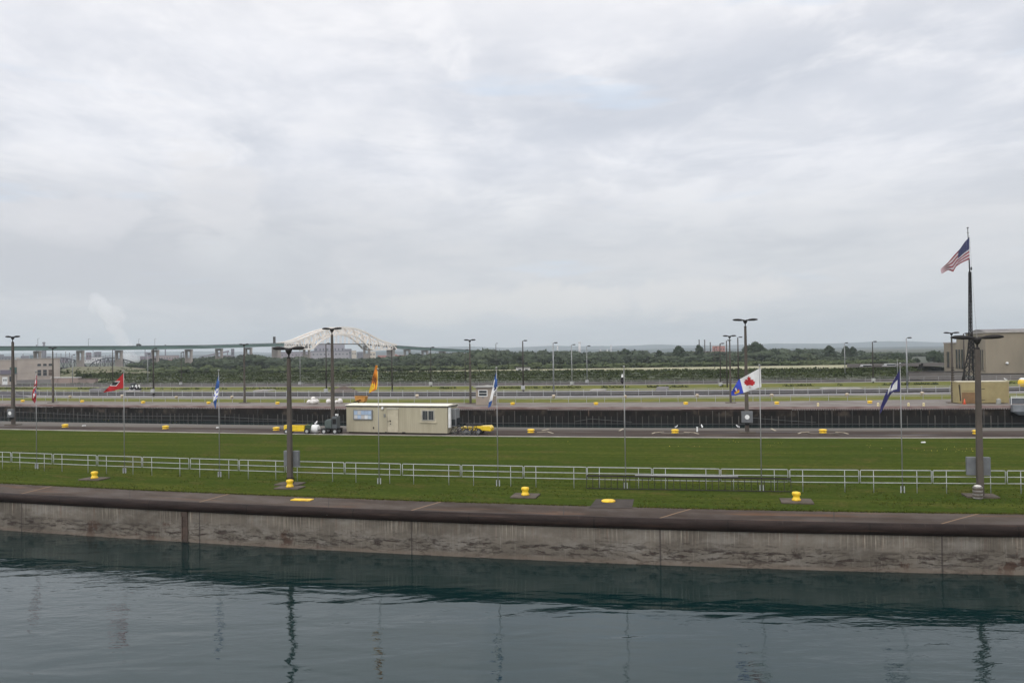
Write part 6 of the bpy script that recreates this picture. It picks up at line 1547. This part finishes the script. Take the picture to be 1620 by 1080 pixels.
# signal and small white cabinets by the fence
g = G(1457, 592); t = thing('signal_post', 'black signal lamp cluster on a short post near the powerhouse', 'signal', g, 0)
Ht = A(1457, 575, g.y).z; b = MB(); b.tube([(0, 0, 0), (0, 0, Ht * .6)], .12, 8); b.build('post', M_black, t); b = MB(); b.box((0, 0, Ht * .75), (.9, .4, Ht * .35)); b.box((-.5, 0, Ht * .55), (.6, .4, .6)); b.box((.35, 0, Ht * .95), (.4, .4, .5)); b.build('lamp_cluster', M_black, t)
for px, py, l in ((1461.5, 578, 'pale lamp standard arm left of the tree by the powerhouse'), (1345, 559.5, 'curved pale street lamp behind the trees at right'), (1291, 559, 'small pale street lamp behind the wood at right')):
    pass
for i, (x0, x1, y, l) in enumerate(((1354, 1372, 584.5, 'white parked van left of the dark blue flag'), (1391, 1409, 583, 'long white van behind the top of the dark blue flag'))):
    a_, c_ = A(x0, y, 262), A(x1, y, 262); t = thing('parked_van', l, 'van', ((a_.x + c_.x) / 2, 259, 1.4), 0, 'white vans parked behind the hedge'); w = c_.x - a_.x; t.location.z = a_.z - .2
    b = MB(); b.box((0, 0, .75), (w, 1.9, 1.1)); b.box((w * .06, 0, 1.5), (w * .85, 1.8, .6)); bevel(b.build('body', M_van, t), .12)
    b = MB(); b.box((w * .06, -.93, 1.45), (w * .75, .06, .42)); b.build('window', M_glass, t)
    for x in (-w * .33, w * .33): b = MB(); b.tube([(x, -1, .3), (x, 1, .3)], .34, 12); b.build('wheel', M_rubber, t)
# elevated roadway line from the vans to the powerhouse
t = thing('guard_rail', 'long dark guard rail running behind the hedge to the powerhouse', 'guard rail'); b = MB(); pts = [Vector((A(x, y, D).x, D, A(x, y, D).z)) for x, y, D in ((1345, 579.5, 265), (1400, 578.8, 262), (1440, 578.8, 258), (1490, 581, 252))]
for a_, c_ in zip(pts[:-1], pts[1:]): b.bar(a_, c_, .2, .35); b.bar(a_ - Zw * .5, c_ - Zw * .5, .12, .12)
b.build('rail', M_poledark, t); 
for i in range(16):
    f = i / 15 * (len(pts) - 1); j = min(int(f), len(pts) - 2); p = pts[j].lerp(pts[j + 1], f - j); b = MB(); b.bar((p.x, p.y, 0), p, .12); b.build('post', M_poledark, t)
tag(strip('upper_road', [Vector((A(x, 585, 250).x, 250, 1.6)) for x in range(1340, 1540, 20)], [Vector((A(x, 585, 300).x, 300, 1.6)) for x in range(1340, 1540, 20)], M_darkslab), kind='structure')

# ---------------- hills ----------------
def hills(name, D, prof, rough, seed, m):
    b = MB(); xs = list(range(-500, 2150, 12)); rows = 5
    for i, x in enumerate(xs):
        z = max(5, A(x, topline(x, prof), D).z + rough * noise.fractal((x * .012, seed, 0), 1, 2, 4))
        for j in range(rows + 1):
            f = j / rows; p = A(x, 555, D - 900 + 900 * f); zz = z * (math.sin(f * math.pi / 2)) ** 1.2; zz *= 1 + (.18 * noise.noise((x * .02, f * 3, seed)) if 0 < j < rows else 0); b.v.append((p.x, p.y, zz if j else -2))
        p = A(x, 555, D + 600); b.v.append((p.x, p.y, -2))
    for i in range(len(xs) - 1):
        for j in range(rows + 1): a_ = i * (rows + 2) + j; b.f.append((a_, a_ + rows + 2, a_ + rows + 3, a_ + 1)); b.mi.append(0)
    tag(b.build(name, m, None, smooth=True), kind='structure')
hills('far_hills', 5600, [(-500, 562), (0, 560), (240, 556), (330, 555.5), (440, 557), (560, 556), (660, 550), (740, 548), (810, 549.5), (880, 546.5), (940, 547), (1000, 546.5), (1080, 545), (1160, 545), (1230, 543), (1320, 544), (1380, 541.5), (1440, 540), (1500, 541.5), (1620, 542), (2150, 532)], 6, 1.3, M_hill)
hills('near_hills', 3000, [(-500, 568), (400, 561), (600, 556), (700, 555.5), (800, 554), (900, 553), (1000, 552), (1100, 551), (1300, 551), (1370, 551.5), (1430, 549.5), (1470, 548.5), (1500, 548), (1620, 546), (2150, 540)], 3.5, 4.1, M_hill)

# ---------------- steam ----------------
def steam(name, label, D, blobs, dens, col=(.96, .96, .97)):
    b = MB(); random.seed(len(blobs) * 13)
    for px, py, r in blobs:
        c_ = A(px, py, D); rr = r * mpp(D)
        for _ in range(4): b.ell((c_.x + random.uniform(-.45, .45) * rr, c_.y + random.uniform(-.4, .4) * rr, max(rr * .3, c_.z + random.uniform(-.4, .4) * rr)), (rr * random.uniform(.5, .8),) * 3, 14, 9, jit=.05)
    m = bpy.data.materials.new(name); m.use_nodes = True; tt = m.node_tree; tt.nodes.clear(); o_ = tt.nodes.new('ShaderNodeOutputMaterial'); v = tt.nodes.new('ShaderNodeVolumePrincipled')
    v.inputs['Color'].default_value = (1, 1, 1, 1); v.inputs['Anisotropy'].default_value = -0.5; v.inputs['Density'].default_value = dens; tt.links.new(v.outputs[0], o_.inputs['Volume'])
    o = b.build(name, m); r_ = o.modifiers.new('merge', 'REMESH'); r_.mode = 'VOXEL'; r_.voxel_size = 2.2 * D / 1250
    s_ = o.modifiers.new('soften', 'SMOOTH'); s_.iterations = 3
    tag(o, label, 'steam', kind='stuff')
steam('steam_plume', 'white steam plume leaning left above the mill and bridge', 1330, [(213, 566, 8), (205, 562, 11), (208, 553, 10), (200, 543, 12), (193, 534, 13), (186, 524, 14), (182, 512, 15), (177, 500, 17), (168, 492, 17), (156, 484, 17), (180, 488, 13), (152, 472, 10)], .024)
steam('steam_cloud', 'low white steam cloud drifting behind the third bridge pier', 1290, [(196, 565, 8), (206, 567, 9), (216, 567, 9), (226, 566, 8)], .03)
steam('steam_wisp', 'small white wisp of steam above the left stone building', 1180, [(28, 565, 4), (32, 562, 4), (105, 557, 4), (104, 553, 3)], .03)

# ---------------- haze ----------------
b = MB(); x0, x1, y0, y1, z0, z1 = -7500, 7500, 100, 5700, -8, 190
# keep ground wholly inside: the ground sheet ends within this box
b.box(((x0 + x1) / 2, (y0 + y1) / 2 + 500, (z0 + z1) / 2), (x1 - x0 + 2000, y1 - y0 + 2000, z1 - z0))
m = bpy.data.materials.new('haze'); m.use_nodes = True; tt = m.node_tree; tt.nodes.clear(); o_ = tt.nodes.new('ShaderNodeOutputMaterial'); v = tt.nodes.new('ShaderNodeVolumePrincipled')
v.inputs['Color'].default_value = (.87, .95, 1.0, 1); v.inputs['Density'].default_value = 1.9e-4; v.inputs['Anisotropy'].default_value = 0.55; tt.links.new(v.outputs[0], o_.inputs['Volume'])
tag(b.build('haze', m), kind='stuff')
